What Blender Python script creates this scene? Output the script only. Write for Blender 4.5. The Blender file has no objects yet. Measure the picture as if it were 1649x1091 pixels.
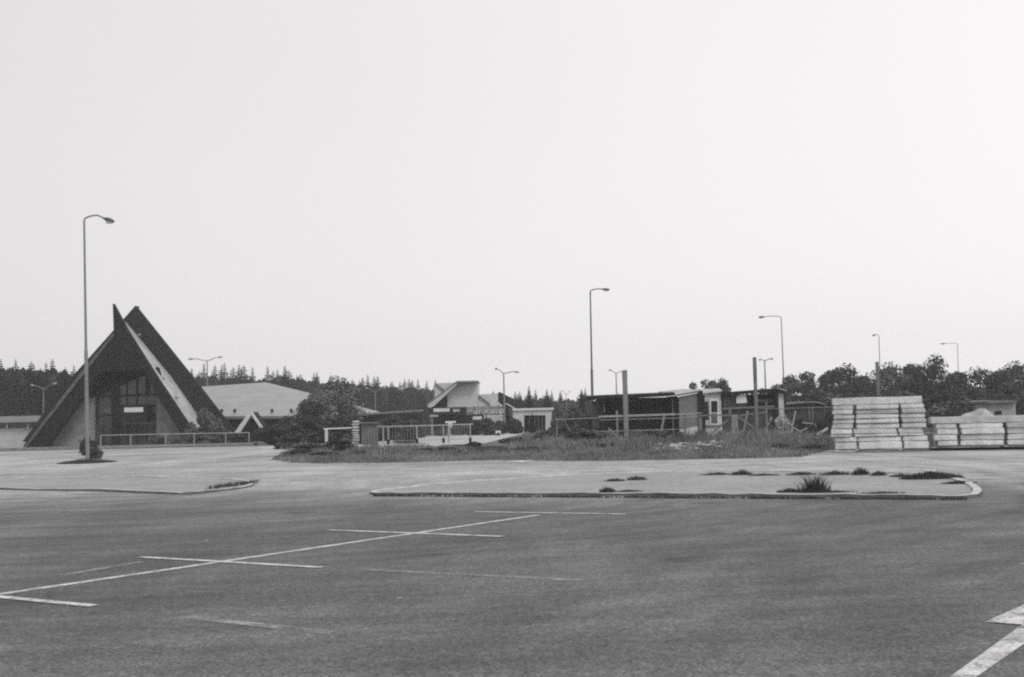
import bpy, bmesh, math, random
from mathutils import Vector, Matrix
R = math.radians
rnd = random.Random(7)
sc = bpy.context.scene
COL = sc.collection
# ------------------------------------------------------------------ camera
W0, H0, F = 1649.0, 1091.0, 2061.0
EYE = 1.6
cd = bpy.data.cameras.new('camera'); cam = bpy.data.objects.new('camera', cd); COL.objects.link(cam)
CM = Matrix.Rotation(R(90 + 3.39), 4, 'X') @ Matrix.Rotation(R(-1.3), 4, 'Z')
cam.matrix_world = Matrix.Translation((0, 0, EYE)) @ CM
cd.sensor_width = 36; cd.lens = 36 * F / W0; cd.clip_end = 3000; cd.clip_start = 0.1
sc.camera = cam
CR = CM.to_3x3()

def ray(px, py): return CR @ Vector(((px - W0 / 2) / F, -(py - H0 / 2) / F, -1))
def at(px, py, d):
    v = ray(px, py); return Vector((0, 0, EYE)) + v * (d / v.y)
def G(px, py, z=0.0):
    v = ray(px, py); return Vector((0, 0, EYE)) + v * ((z - EYE) / v.z)
def X(px, d, py=690): return at(px, py, d).x
def Z(px, py, d): return at(px, py, d).z

# ------------------------------------------------------------------ materials
def mat(name, c, var=0.25, scale=4.0, rough=0.9, bump=0.0, bscale=None, spec=0.3, tint=(1, 1, 1), metal=0, detail=6, rand=0.0, fine=0.0, stretch=None):
    m = bpy.data.materials.new(name); m.use_nodes = True
    nt = m.node_tree; N = nt.nodes; L = nt.links
    b = N['Principled BSDF']; b.inputs['Roughness'].default_value = rough
    b.inputs['Specular IOR Level'].default_value = spec; b.inputs['Metallic'].default_value = metal
    tc = N.new('ShaderNodeTexCoord'); mp = N.new('ShaderNodeMapping'); L.new(tc.outputs['Object'], mp.inputs[0])
    if stretch: mp.inputs['Scale'].default_value = stretch
    n = N.new('ShaderNodeTexNoise'); n.inputs['Scale'].default_value = scale; n.inputs['Detail'].default_value = detail
    n.inputs['Roughness'].default_value = 0.65
    L.new(mp.outputs[0], n.inputs['Vector'])
    cr = N.new('ShaderNodeMapRange'); cr.inputs['From Min'].default_value = 0.3; cr.inputs['From Max'].default_value = 0.7
    cr.inputs['To Min'].default_value = 1 - var; cr.inputs['To Max'].default_value = 1 + var
    L.new(n.outputs['Fac'], cr.inputs['Value'])
    val = cr.outputs[0]
    if fine:
        n3 = N.new('ShaderNodeTexNoise'); n3.inputs['Scale'].default_value = scale * 14; n3.inputs['Detail'].default_value = 3
        L.new(mp.outputs[0], n3.inputs['Vector'])
        c3 = N.new('ShaderNodeMapRange'); c3.inputs['From Min'].default_value = 0.3; c3.inputs['From Max'].default_value = 0.7
        c3.inputs['To Min'].default_value = 1 - fine; c3.inputs['To Max'].default_value = 1 + fine
        L.new(n3.outputs['Fac'], c3.inputs['Value'])
        mm = N.new('ShaderNodeMath'); mm.operation = 'MULTIPLY'; L.new(val, mm.inputs[0]); L.new(c3.outputs[0], mm.inputs[1]); val = mm.outputs[0]
    if rand:
        oi = N.new('ShaderNodeObjectInfo'); c4 = N.new('ShaderNodeMapRange')
        c4.inputs['To Min'].default_value = 1 - rand; c4.inputs['To Max'].default_value = 1 + rand
        L.new(oi.outputs['Random'], c4.inputs['Value'])
        mm = N.new('ShaderNodeMath'); mm.operation = 'MULTIPLY'; L.new(val, mm.inputs[0]); L.new(c4.outputs[0], mm.inputs[1]); val = mm.outputs[0]
    vm = N.new('ShaderNodeVectorMath'); vm.operation = 'SCALE'; vm.inputs[0].default_value = (c * tint[0], c * tint[1], c * tint[2])
    L.new(val, vm.inputs['Scale']); L.new(vm.outputs[0], b.inputs['Base Color'])
    if bump:
        n2 = N.new('ShaderNodeTexNoise'); n2.inputs['Scale'].default_value = bscale or scale * 5; n2.inputs['Detail'].default_value = 5
        L.new(mp.outputs[0], n2.inputs['Vector'])
        bp = N.new('ShaderNodeBump'); bp.inputs['Strength'].default_value = bump; bp.inputs['Distance'].default_value = 0.05
        L.new(n2.outputs['Fac'], bp.inputs['Height']); L.new(bp.outputs[0], b.inputs['Normal'])
    return m

M = dict(
    soil=mat('soil_grass', .13, .35, .4, bump=.5, fine=.3),
    bank=mat('bank_soil', .10, .45, .8, bump=.6, fine=.35),
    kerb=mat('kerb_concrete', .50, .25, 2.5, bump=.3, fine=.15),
    paving=mat('light_paving', .30, .16, .5, bump=.2, fine=.2),
    road=mat('camp_road', .42, .18, .5, fine=.15),
    paint=mat('road_paint', .54, .35, 3.0, rough=.7, fine=.35),
    wornpaint=mat('worn_road_paint', .30, .3, 1.5, rough=.8, fine=.5),
    darkwood=mat('dark_stained_timber', .012, .4, 1.5, bump=.3, stretch=(3, 3, .5), spec=.2),
    shingle=mat('bitumen_shingle', .018, .35, 2.5, bump=.5, fine=.3, spec=.25),
    sheet=mat('pale_roof_sheet', .40, .42, .9, rough=.6, fine=.2),
    whitewall=mat('pale_render_wall', .52, .14, .8, bump=.2, fine=.12),
    white=mat('white_paint', .62, .12, 2.0, rough=.6, fine=.1),
    greywall=mat('grey_board', .17, .2, 1.2, fine=.15),
    midwall=mat('rough_plaster', .24, .3, 1.5, bump=.4, fine=.2),
    roofpale=mat('pale_corrugated_roof', .32, .14, .9, rough=.7, fine=.15),
    oldwhite=mat('stained_white_board', .46, .35, 1.6, fine=.25, bump=.2),
    dark=mat('dark_board', .018, .3, 2.0, spec=.15),
    brown=mat('brown_board', .05, .4, 2.0, fine=.3),
    glass=mat('window_glass', .03, .5, .5, rough=.12, spec=.6),
    curtain=mat('curtained_glass', .09, .35, .8, rough=.3, spec=.5),
    steel=mat('grey_painted_steel', .20, .2, 2.0, rough=.6, spec=.4),
    steeld=mat('dark_painted_steel', .09, .25, 2.0, rough=.6, spec=.4),
    lens=mat('lamp_glass', .45, .1, 2.0, rough=.3, spec=.5),
    rail=mat('galvanised_rail', .33, .25, 3.0, rough=.6, spec=.4),
    stone=mat('field_stone', .48, .4, 3.0, bump=.7, fine=.2),
    slab=mat('pale_concrete_block', .60, .26, 2.2, bump=.7, bscale=22, fine=.22, rand=.2),
    concrete=mat('weathered_concrete', .22, .3, 3.0, bump=.4, fine=.2),
    wood=mat('weathered_wood', .16, .35, 2.5, bump=.3, fine=.25),
    bark=mat('bark', .05, .4, 3.0),
    spruce=mat('spruce_needles', .033, .45, 1.2, rand=.25, tint=(.98, 1, .98), spec=.15),
    leaf=mat('leaf_green', .085, .5, 1.3, rand=.4, tint=(.99, 1, .98), spec=.25),
    leafd=mat('dark_leaf', .052, .45, 1.6, rand=.2, tint=(.98, 1, .98), spec=.2),
    leafl=mat('pale_leaf', .13, .4, 1.3, rand=.2, tint=(.98, 1, .98), spec=.25),
    grass=mat('dry_grass', .18, .65, .4, fine=.35, tint=(1, 1, .98), spec=.15),
    grassd=mat('dark_weed', .06, .4, 2.0, tint=(.98, 1, .98), spec=.15),
)

def asphalt():
    m = bpy.data.materials.new('lot_asphalt'); m.use_nodes = True
    nt = m.node_tree; N = nt.nodes; L = nt.links; b = N['Principled BSDF']
    tc = N.new('ShaderNodeTexCoord'); sp = N.new('ShaderNodeSeparateXYZ'); L.new(tc.outputs['Object'], sp.inputs[0])
    def noise(s, d=4, st=None, rough=.6):
        n = N.new('ShaderNodeTexNoise'); n.inputs['Scale'].default_value = s; n.inputs['Detail'].default_value = d; n.inputs['Roughness'].default_value = rough
        if st:
            mp = N.new('ShaderNodeMapping'); mp.inputs['Scale'].default_value = st; mp.inputs['Rotation'].default_value = (0, 0, R(12)); L.new(tc.outputs['Object'], mp.inputs[0]); L.new(mp.outputs[0], n.inputs['Vector'])
        else: L.new(tc.outputs['Object'], n.inputs['Vector'])
        return n.outputs['Fac']
    def ma(op, a, c):
        x = N.new('ShaderNodeMath'); x.operation = op
        for i, v in enumerate((a, c)):
            if isinstance(v, (int, float)): x.inputs[i].default_value = v
            else: L.new(v, x.inputs[i])
        return x.outputs[0]
    def mr(v, a, c, lo, hi, smooth=False):
        x = N.new('ShaderNodeMapRange'); x.inputs['From Min'].default_value = a; x.inputs['From Max'].default_value = c
        x.inputs['To Min'].default_value = lo; x.inputs['To Max'].default_value = hi
        if smooth: x.interpolation_type = 'SMOOTHSTEP'
        L.new(v, x.inputs['Value']); return x.outputs[0]
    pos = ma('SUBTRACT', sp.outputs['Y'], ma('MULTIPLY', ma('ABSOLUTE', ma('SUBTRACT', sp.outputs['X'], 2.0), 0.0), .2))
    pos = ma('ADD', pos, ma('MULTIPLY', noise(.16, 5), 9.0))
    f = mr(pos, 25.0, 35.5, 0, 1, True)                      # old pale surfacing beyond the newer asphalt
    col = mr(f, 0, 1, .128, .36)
    col = ma('MULTIPLY', col, mr(noise(.13, 6), .3, .7, .72, 1.28))      # big patches
    col = ma('MULTIPLY', col, mr(noise(.55, 5, (1, .2, 1)), .3, .7, .78, 1.24))   # tyre streaks
    col = ma('MULTIPLY', col, mr(noise(.9, 4, (.10, 1.6, 1)), .35, .7, .84, 1.16))
    col = ma('MULTIPLY', col, mr(noise(40, 3), .3, .7, .3, 1.7)); col = ma('MULTIPLY', col, mr(noise(14, 3, (1, .6, 1), .8), .3, .7, .62, 1.38))      # chippings
    col = ma('MULTIPLY', col, mr(noise(4, 5, None, .75), .3, .7, .82, 1.18))
    grit = mr(noise(9, 3), .72, .80, 0, .25); col = ma('ADD', col, grit)
    vo = N.new('ShaderNodeTexVoronoi'); vo.feature = 'DISTANCE_TO_EDGE'; vo.inputs['Scale'].default_value = .16
    wn = N.new('ShaderNodeTexNoise'); wn.inputs['Scale'].default_value = 1.2; wn.inputs['Detail'].default_value = 5; L.new(tc.outputs['Object'], wn.inputs['Vector'])
    va = N.new('ShaderNodeVectorMath'); va.operation = 'MULTIPLY_ADD'; va.inputs[1].default_value = (1.1, 1.1, 0); L.new(wn.outputs['Color'], va.inputs[0]); L.new(tc.outputs['Object'], va.inputs[2])
    L.new(va.outputs[0], vo.inputs['Vector'])
    crack = mr(vo.outputs['Distance'], 0.001, .004, .86, 1.0); col = ma('MULTIPLY', col, crack)
    def rings(c, k, lo, hi):
        d = N.new('ShaderNodeVectorMath'); d.operation = 'DISTANCE'; d.inputs[1].default_value = c
        wv = N.new('ShaderNodeTexNoise'); wv.inputs['Scale'].default_value = .25; L.new(tc.outputs['Object'], wv.inputs['Vector'])
        L.new(tc.outputs['Object'], d.inputs[0])
        q = N.new('ShaderNodeCombineXYZ'); L.new(ma('MULTIPLY', ma('ADD', d.outputs['Value'], ma('MULTIPLY', wv.outputs['Fac'], 2.0)), k), q.inputs[0]); L.new(ma('MULTIPLY', sp.outputs['X'], .06), q.inputs[1])
        n_ = N.new('ShaderNodeTexNoise'); n_.inputs['Scale'].default_value = 1; n_.inputs['Detail'].default_value = 4; L.new(q.outputs[0], n_.inputs['Vector'])
        return mr(n_.outputs['Fac'], .35, .7, lo, hi)
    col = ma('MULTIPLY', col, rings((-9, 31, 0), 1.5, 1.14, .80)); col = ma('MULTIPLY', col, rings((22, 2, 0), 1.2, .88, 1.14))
    sv = N.new('ShaderNodeTexVoronoi'); sv.inputs['Scale'].default_value = .42; L.new(tc.outputs['Object'], sv.inputs['Vector'])
    sn = ma('ADD', sv.outputs['Distance'], ma('MULTIPLY', noise(3.5, 4), .25)); col = ma('MULTIPLY', col, mr(sn, .17, .30, .62, 1.0, True))   # oil stains
    gv = N.new('ShaderNodeTexVoronoi'); gv.inputs['Scale'].default_value = 1.3; L.new(tc.outputs['Object'], gv.inputs['Vector'])
    col = ma('ADD', col, ma('MULTIPLY', mr(gv.outputs['Distance'], .03, .045, .35, 0), mr(noise(1.7, 1), .52, .56, 0, 1)))   # pale chips
    cc = N.new('ShaderNodeCombineXYZ'); L.new(ma('MULTIPLY', col, .985), cc.inputs[0]); L.new(col, cc.inputs[1]); L.new(ma('MULTIPLY', col, .985), cc.inputs[2])
    L.new(cc.outputs[0], b.inputs['Base Color'])
    b.inputs['Roughness'].default_value = .85; b.inputs['Specular IOR Level'].default_value = .25
    bp = N.new('ShaderNodeBump'); bp.inputs['Strength'].default_value = .5; bp.inputs['Distance'].default_value = .01
    L.new(noise(60, 3), bp.inputs['Height']); L.new(bp.outputs[0], b.inputs['Normal'])
    return m
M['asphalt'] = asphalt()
M['kerbface'] = mat('dirty_shaded_kerb_face', .10, .5, 3.0, fine=.4, bump=.3)  # outer kerb faces: dirt, plus the shade on them painted into the colour
def worn(m, lo, hi, s=2.2):
    nt = m.node_tree; N = nt.nodes; L = nt.links; b = N['Principled BSDF']
    tc = N.new('ShaderNodeTexCoord'); n = N.new('ShaderNodeTexNoise'); n.inputs['Scale'].default_value = s; n.inputs['Detail'].default_value = 9; n.inputs['Roughness'].default_value = .8
    L.new(tc.outputs['Object'], n.inputs['Vector']); x = N.new('ShaderNodeMapRange'); x.inputs['From Min'].default_value = lo; x.inputs['From Max'].default_value = hi
    L.new(n.outputs['Fac'], x.inputs['Value']); L.new(x.outputs[0], b.inputs['Alpha'])
worn(M['wornpaint'], .36, .60); worn(M['paint'], .33, .50, 6)

# ------------------------------------------------------------------ mesh builder
def meta(o, label=None, cat=None, group=None, kind=None):
    if label: o['label'] = label
    if cat: o['category'] = cat
    if group: o['group'] = group
    if kind: o['kind'] = kind
    return o
def empty(name, loc, label, cat, group=None):
    o = bpy.data.objects.new(name, None); COL.objects.link(o); o.location = loc; o.empty_display_size = .3
    return meta(o, label, cat, group)
def wloc(o):
    v = Vector((0, 0, 0))
    while o: v += o.location; o = o.parent
    return v
class MB:
    def __init__(s): s.v = []; s.f = []
    def add(s, vs, fs):
        n = len(s.v); s.v += [Vector(v) for v in vs]; s.f += [tuple(i + n for i in f) for f in fs]; return s
    def box(s, x0, x1, y0, y1, z0, z1):
        return s.add([(x, y, z) for z in (z0, z1) for y in (y0, y1) for x in (x0, x1)], [(0, 2, 3, 1), (4, 5, 7, 6), (0, 1, 5, 4), (2, 6, 7, 3), (0, 4, 6, 2), (1, 3, 7, 5)])
    def pbox(s, x0, y0, x1, y1, d, t, zb=None):
        """upright box whose front face covers these pixels at depth d"""
        xm, ym = (x0 + x1) / 2, (y0 + y1) / 2
        return s.box(at(x0, ym, d).x, at(x1, ym, d).x, d, d + t, at(xm, y1, d).z if zb is None else zb, at(xm, y0, d).z)
    def prism(s, pts, d, t):
        f = [at(x, y, d) for x, y in pts]; n = len(f); b = [v + Vector((0, t, 0)) for v in f]
        return s.add(f + b, [tuple(range(n)), tuple(range(2 * n - 1, n - 1, -1))] + [(i, (i + 1) % n, (i + 1) % n + n, i + n) for i in range(n)])
    def slab(s, pts, off):
        n = len(pts); off = Vector(off); b = [Vector(p) + off for p in pts]
        return s.add(list(pts) + b, [tuple(range(n)), tuple(range(2 * n - 1, n - 1, -1))] + [(i, (i + 1) % n, (i + 1) % n + n, i + n) for i in range(n)])
    def beam(s, a, b, w, h=None):
        a, b = Vector(a), Vector(b); h = h or w; d = (b - a).normalized()
        u = d.cross(Vector((0, 1, 0)) if abs(d.y) < .9 else Vector((0, 0, 1))).normalized(); v = d.cross(u)
        q = [(-1, -1), (1, -1), (1, 1), (-1, 1)]
        return s.add([p + u * w / 2 * i + v * h / 2 * j for p in (a, b) for i, j in q], [(0, 1, 2, 3), (7, 6, 5, 4)] + [(i, (i + 1) % 4, (i + 1) % 4 + 4, i + 4) for i in range(4)])
    def tube(s, pts, rs, seg=8):
        pts = [Vector(p) for p in pts]; n0 = len(s.v)
        if isinstance(rs, (int, float)): rs = [rs] * len(pts)
        for i, p in enumerate(pts):
            d = (pts[min(i + 1, len(pts) - 1)] - pts[max(i - 1, 0)]).normalized()
            u = d.cross(Vector((0, 1, 0)) if abs(d.y) < .8 else Vector((1, 0, 0))).normalized(); w = d.cross(u)
            for k in range(seg):
                a = 2 * math.pi * k / seg; s.v.append(p + (u * math.cos(a) + w * math.sin(a)) * rs[i])
        for i in range(len(pts) - 1):
            for k in range(seg):
                a = n0 + i * seg + k; b = n0 + i * seg + (k + 1) % seg
                s.f.append((a, b, b + seg, a + seg))
        s.f.append(tuple(n0 + k for k in range(seg))[::-1]); s.f.append(tuple(n0 + (len(pts) - 1) * seg + k for k in range(seg)))
        return s
    def blob(s, c, r, jit=.25, rg=rnd, sub=2):
        bm = bmesh.new(); bmesh.ops.create_icosphere(bm, subdivisions=sub, radius=1)
        ph = [rg.uniform(0, 6) for _ in range(6)]
        for v in bm.verts:
            p = v.co; k = 1 + jit * (math.sin(p.x * 3 + ph[0]) * math.sin(p.y * 3.3 + ph[1]) + .5 * math.sin(p.z * 5 + ph[2]) * math.sin(p.x * 6 + ph[3]))
            v.co = Vector((p.x * r[0] * k, p.y * r[1] * k, p.z * r[2] * k)) + Vector(c)
        bm.verts.index_update()
        s.add([v.co.copy() for v in bm.verts], [tuple(v.index for v in f.verts) for f in bm.faces]); bm.free(); return s
    def mesh(s, name, m, off=Vector((0, 0, 0)), fix=True, bevel=0):
        me = bpy.data.meshes.new(name); me.from_pydata([v - off for v in s.v], [], s.f)
        if fix or bevel:
            bm = bmesh.new(); bm.from_mesh(me)
            if bevel: bmesh.ops.bevel(bm, geom=bm.edges[:], offset=bevel, segments=2, affect='EDGES')
            bmesh.ops.recalc_face_normals(bm, faces=bm.faces[:]); bm.to_mesh(me); bm.free()
        me.materials.append(m); me.update(); return me
    def part(s, name, m, parent, fix=True, bevel=0, label=None):
        me = s.mesh(name, m, wloc(parent), fix, bevel)
        o = bpy.data.objects.new(name, me); COL.objects.link(o); o.parent = parent
        if label: o['label'] = label
        return o
    def top(s, name, m, label=None, cat=None, group=None, kind=None, fix=True, bevel=0, origin=None):
        if origin is None:
            xs = [v.x for v in s.v]; ys = [v.y for v in s.v]; zs = [v.z for v in s.v]
            origin = Vector(((min(xs) + max(xs)) / 2, (min(ys) + max(ys)) / 2, min(zs)))
        me = s.mesh(name, m, Vector(origin), fix, bevel)
        o = bpy.data.objects.new(name, me); COL.objects.link(o); o.location = origin
        return meta(o, label, cat, group, kind)
O0 = Vector((0, 0, 0))

def copy_thing(o, loc, rz=0, s=(1, 1, 1), label=None, group=None):
    c = o.copy(); COL.objects.link(c); c.location = loc; c.rotation_euler = (0, 0, rz); c.scale = s
    if label: c['label'] = label
    if group: c['group'] = group
    for ch in o.children:
        k = ch.copy(); COL.objects.link(k); k.parent = c
        for g in ch.children:
            q = g.copy(); COL.objects.link(q); q.parent = k
    return c

# ------------------------------------------------------------------ ground
gs = MB(); gs.add([(-1500, -200, -.03), (1500, -200, -.03), (1500, 2500, -.03), (-1500, 2500, -.03)], [(0, 1, 2, 3)])
gs.top('ground', M['soil'], kind='structure', origin=O0)

xl = X(470, 80)
lot = MB(); lot.add([(-110, -8, 0), (110, -8, 0), (110, 58, 0), (X(560, 58), 58, 0), (xl, 80, 0), (-110, 82.5, 0)], [(0, 1, 2, 3, 4, 5)])
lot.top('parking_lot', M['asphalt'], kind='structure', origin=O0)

def strip(pts, w, z=.004):
    """painted line of real width w along ground points"""
    m = MB()
    for a, b in zip(pts, pts[1:]):
        d = (b - a).normalized(); n = Vector((-d.y, d.x, 0)) * w / 2
        m.add([a - n + Vector((0, 0, z)), b - n + Vector((0, 0, z)), b + n + Vector((0, 0, z)), a + n + Vector((0, 0, z))], [(0, 1, 2, 3)])
    return m
def lin(a, b, t): return a + (b - a) * t
def mark(name, pa, pb, w, z, m='paint', ext=0):
    a, b = G(*pa), G(*pb)
    if ext: a = a + (a - b).normalized() * ext
    strip([a, b], w, z).top(name, M[m], kind='structure', origin=O0, fix=False)
mark('parking_bay_line', (38, 952), (866, 830), .115, .004, ext=6)
mark('parking_bay_line', (866, 830), (980, 808), .07, .004, m='wornpaint')
for a, b in (((225, 898), (520, 915)), ((530, 854.5), (808, 865)), ((765, 825), (1008, 829))): mark('parking_bay_line', a, b, .12, .008)
mark('parking_bay_line', (36, 966), (152, 977), .12, .008, ext=5)
mark('parking_bay_line', (36, 832), (192, 818), .10, .008, m='wornpaint', ext=8)
for a, b in (((300, 994), (530, 1020)), ((590, 918), (940, 936)), ((100, 927), (230, 905))): mark('worn_bay_line', a, b, .14, .004, 'wornpaint')
ar = MB()
for P in ([(1500, 1116), (1528, 1091), (1649, 1004), (1730, 944), (1790, 944), (1649, 1037), (1571, 1091), (1540, 1116)], [(1587, 1001), (1649, 974), (1700, 950), (1722, 948), (1655, 998), (1645, 1006)]):
    ar.add([G(x, y, .004 if len(P) == 8 else .008) for x, y in P], [tuple(range(len(P)))])
ar.top('road_arrow_marking', M['paint'], kind='structure', origin=O0, fix=False)
for P in ([(812, 743.5), (842, 741), (878, 737.5), (874, 741.5), (840, 744.5)], [(856, 768), (890, 764.5), (931, 763), (925, 766.5), (892, 768.5)], [(1484, 759), (1492, 756), (1508, 756.5), (1506, 759.5)]):
    MB().add([G(x, y, .006) for x, y in P], [tuple(range(len(P)))]).top('paint_patch', M['paint'], kind='structure', origin=O0, fix=False)

def island(name, P, h, kw):
    pts = [G(x, y) for x, y in P]
    # resample smooth
    n = len(pts); out = []
    for i in range(n):
        p0, p1, p2, p3 = pts[i - 1], pts[i], pts[(i + 1) % n], pts[(i + 2) % n]
        for k in range(5):
            t = k / 5; out.append(.5 * ((2 * p1) + (p2 - p0) * t + (2 * p0 - 5 * p1 + 4 * p2 - p3) * t * t + (3 * p1 - p0 - 3 * p2 + p3) * t ** 3))
    n = len(out); ar2 = sum(out[i].x * out[(i + 1) % n].y - out[(i + 1) % n].x * out[i].y for i in range(n))
    sg = 1 if ar2 > 0 else -1
    inn = []
    for i in range(n):
        d = (out[(i + 1) % n] - out[i - 1]).normalized(); inn.append(out[i] + Vector((-d.y, d.x, 0)) * sg * kw)
    k = MB(); zz = lambda p, z: Vector((p.x, p.y, z))
    V = []
    for i in range(n):
        jz = rnd.uniform(-.012, .012)
        V += [zz(out[i], -.01), zz(lin(out[i], inn[i], .12), h + jz), zz(inn[i], h + jz), zz(inn[i], 0)]
    k.add(V, [(i * 4 + j, ((i + 1) % n) * 4 + j, ((i + 1) % n) * 4 + j + 1, i * 4 + j + 1) for i in range(n) for j in range(3)])
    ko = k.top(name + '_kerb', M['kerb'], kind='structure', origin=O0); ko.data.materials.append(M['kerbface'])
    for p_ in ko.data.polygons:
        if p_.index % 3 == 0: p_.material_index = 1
    s = MB(); s.add([zz(p, h - .03) for p in inn], [tuple(range(n))]); o = s.top(name + '_paving', M['paving'], kind='structure', origin=O0)
    return out
isl = island('traffic_island', [(597, 797), (700, 797.5), (850, 798), (1000, 799), (1150, 800), (1300, 801), (1450, 802), (1555, 803), (1582, 797), (1574, 785), (1548, 775), (1510, 767), (1430, 764), (1300, 762), (1130, 762), (1000, 764), (850, 771), (720, 780), (630, 790)], .055, .16)
island('pavement', [(-220, 784), (-100, 786), (36, 790), (160, 792), (290, 797), (345, 793), (398, 786), (410, 779), (380, 774), (300, 771), (180, 769), (36, 771), (-100, 772), (-220, 773)], .05, .16)

# grass bank in front of the camp fence
bp_ = [G(437, 741), G(470, 745.5), G(510, 747), G(600, 746), G(700, 744), G(800, 741.5), G(900, 743), G(1000, 742.5), G(1100, 740.5), G(1200, 739), G(1290, 737)]
bp_ += [Vector((X(1335, 47.5), 47.5, 0)), Vector((X(1800, 49), 49, 0)), Vector((X(1800, 68), 68, 0)), Vector((X(1000, 68), 68, 0)), Vector((X(640, 67), 67, 0)), Vector((X(545, 71), 71, 0)), Vector((X(482, 79), 79, 0))]
def segd(p, a, b):
    ab = b - a; t = max(0, min(1, (p - a).dot(ab) / ab.length_squared)); return (p - a - ab * t).length
def inside(p):
    c = False; n = len(bp_)
    for i in range(n):
        a, b = bp_[i], bp_[i - 1]
        if (a.y > p.y) != (b.y > p.y) and p.x < (b.x - a.x) * (p.y - a.y) / (b.y - a.y) + a.x: c = not c
    return c
def bh(p):
    q = Vector((p.x, p.y, 0))
    d = min(segd(q, bp_[i], bp_[i - 1]) for i in range(len(bp_)))
    if not inside(q): return -.02
    t = min(1, d / 3.5); t = t * t * (3 - 2 * t)
    return .012 + .21 * t + t * .06 * (math.sin(p.x * .9) * math.sin(p.y * .7 + 1) + .6 * math.sin(p.x * 2.3 + p.y))
bk = MB(); n = len(bp_)
mx0, mx1 = min(p.x for p in bp_), max(p.x for p in bp_)
idx = {}; st = .5
for i in range(int((mx1 - mx0) / st) + 2):
    for j in range(int(42 / st)):
        p = Vector((mx0 + i * st, 39 + j * st, 0)); idx[i, j] = len(bk.v); bk.v.append(Vector((p.x, p.y, bh(p))))
for (i, j), a in idx.items():
    if (i + 1, j + 1) in idx:
        q = (a, idx[i + 1, j], idx[i + 1, j + 1], idx[i, j + 1])
        if any(bk.v[k].z > 0 for k in q): bk.f.append(q)
bk.top('grass_bank', M['bank'], kind='structure', origin=O0, fix=False)

# roads of the camp beyond the railing
MB().add([(X(560, 70), 70, -.015), (X(770, 70), 70, -.015), (X(850, 112), 112, -.015), (X(560, 100), 100, -.015)], [(0, 1, 2, 3)]).top('camp_road', M['road'], kind='structure', origin=O0)
MB().box(-60, X(410, 83), 82.6, 84.0, -.02, .16).top('entrance_kerb', M['concrete'], kind='structure')

# ------------------------------------------------------------------ grass
def blades(m, p, h, w, rg, lean=.35):
    a = rg.uniform(0, math.tau); u = Vector((math.cos(a), math.sin(a), 0)) * w / 2
    l = Vector((rg.uniform(-1, 1), rg.uniform(-1, 1), 0)) * lean * h
    n = len(m.v); m.v += [p - u, p + u, p + l * .4 + Vector((0, 0, h * .6)) + u * .7, p + l * .4 + Vector((0, 0, h * .6)) - u * .7, p + l + Vector((0, 0, h))]
    m.f += [(n, n + 1, n + 2, n + 3), (n + 3, n + 2, n + 4)]
rg = random.Random(3)
gm = MB(); cnt = 0
patch = [(rg.uniform(X(880, 52), X(1330, 52)), rg.uniform(46, 58), rg.uniform(.3, .8), rg.uniform(.25, .5)) for _ in range(34)] + [(rg.uniform(mx0, mx1), rg.uniform(45, 70), rg.uniform(.6, 1.8), rg.uniform(.08, .34)) for _ in range(110)]
while cnt < 75000:
    x = rg.uniform(mx0, mx1); y = 39.5 + 34 * rg.random() ** 1.3; p = Vector((x, y, 0))
    if x > X(1345, 50) and rg.random() < .7: cnt += 1; continue
    h0 = bh(p)
    if h0 < .005: continue
    dd = .10
    if X(575, y) < x < X(835, y) and y > 56:
        cnt += 1; continue
    for qx, qy, r, hh in patch:
        if (qx - x) ** 2 + (qy - y) ** 2 < r * r: dd = max(dd, hh)
    if h0 < .08: dd = min(dd, .16)
    if X(1050, y) < x < X(1170, y) and y < 53: dd = min(dd, .14)
    blades(gm, Vector((x, y, h0)), dd * rg.uniform(.5, 1.4), .035, rg); cnt += 1
gm.top('long_grass', M['grass'], label='rough long grass covering the bank', kind='stuff', origin=O0, fix=False)
# rough grass beyond the bank, out to the trees
gm = MB()
for _ in range(26000):
    y = 68 + 70 * rg.random() ** 1.3; x = rg.uniform(X(450, y), X(1750, y))
    if X(560, y) < x < X(840, y) and y < 112: continue
    if X(1085, y) < x < X(1260, y) and y < 76: continue
    blades(gm, Vector((x, y, -.03)), rg.uniform(.08, .32), .07, rg)
gm.top('meadow_grass', M['grass'], label='rough grass of the field behind the bank', kind='stuff', origin=O0, fix=False)

# ------------------------------------------------------------------ vegetation prototypes
def leaves(m, centres, n, size, rg, shell=.55):
    for _ in range(n):
        c, r = rg.choice(centres)
        d = Vector((rg.gauss(0, 1), rg.gauss(0, 1), rg.gauss(0, 1))).normalized()
        k = shell + (1 - shell) * rg.random() ** .6
        if rg.random() < .12: k *= rg.uniform(1.05, 1.3)
        p = c + Vector((d.x * r[0], d.y * r[1], d.z * r[2])) * k
        if p.z < 0.02: p.z = abs(p.z) + .02
        nrm = (d + Vector((rg.gauss(0, .6), rg.gauss(0, .6), rg.gauss(0, .6)))).normalized()
        u = nrm.orthogonal().normalized(); v = nrm.cross(u); a = rg.uniform(0, 6.28)
        u2 = (u * math.cos(a) + v * math.sin(a)) * size * rg.uniform(.5, 1.2); v2 = nrm.cross(u2) * .6
        i = len(m.v); m.v += [p - u2, p + v2, p + u2, p - v2]; m.f.append((i, i + 1, i + 2, i + 3))
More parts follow.
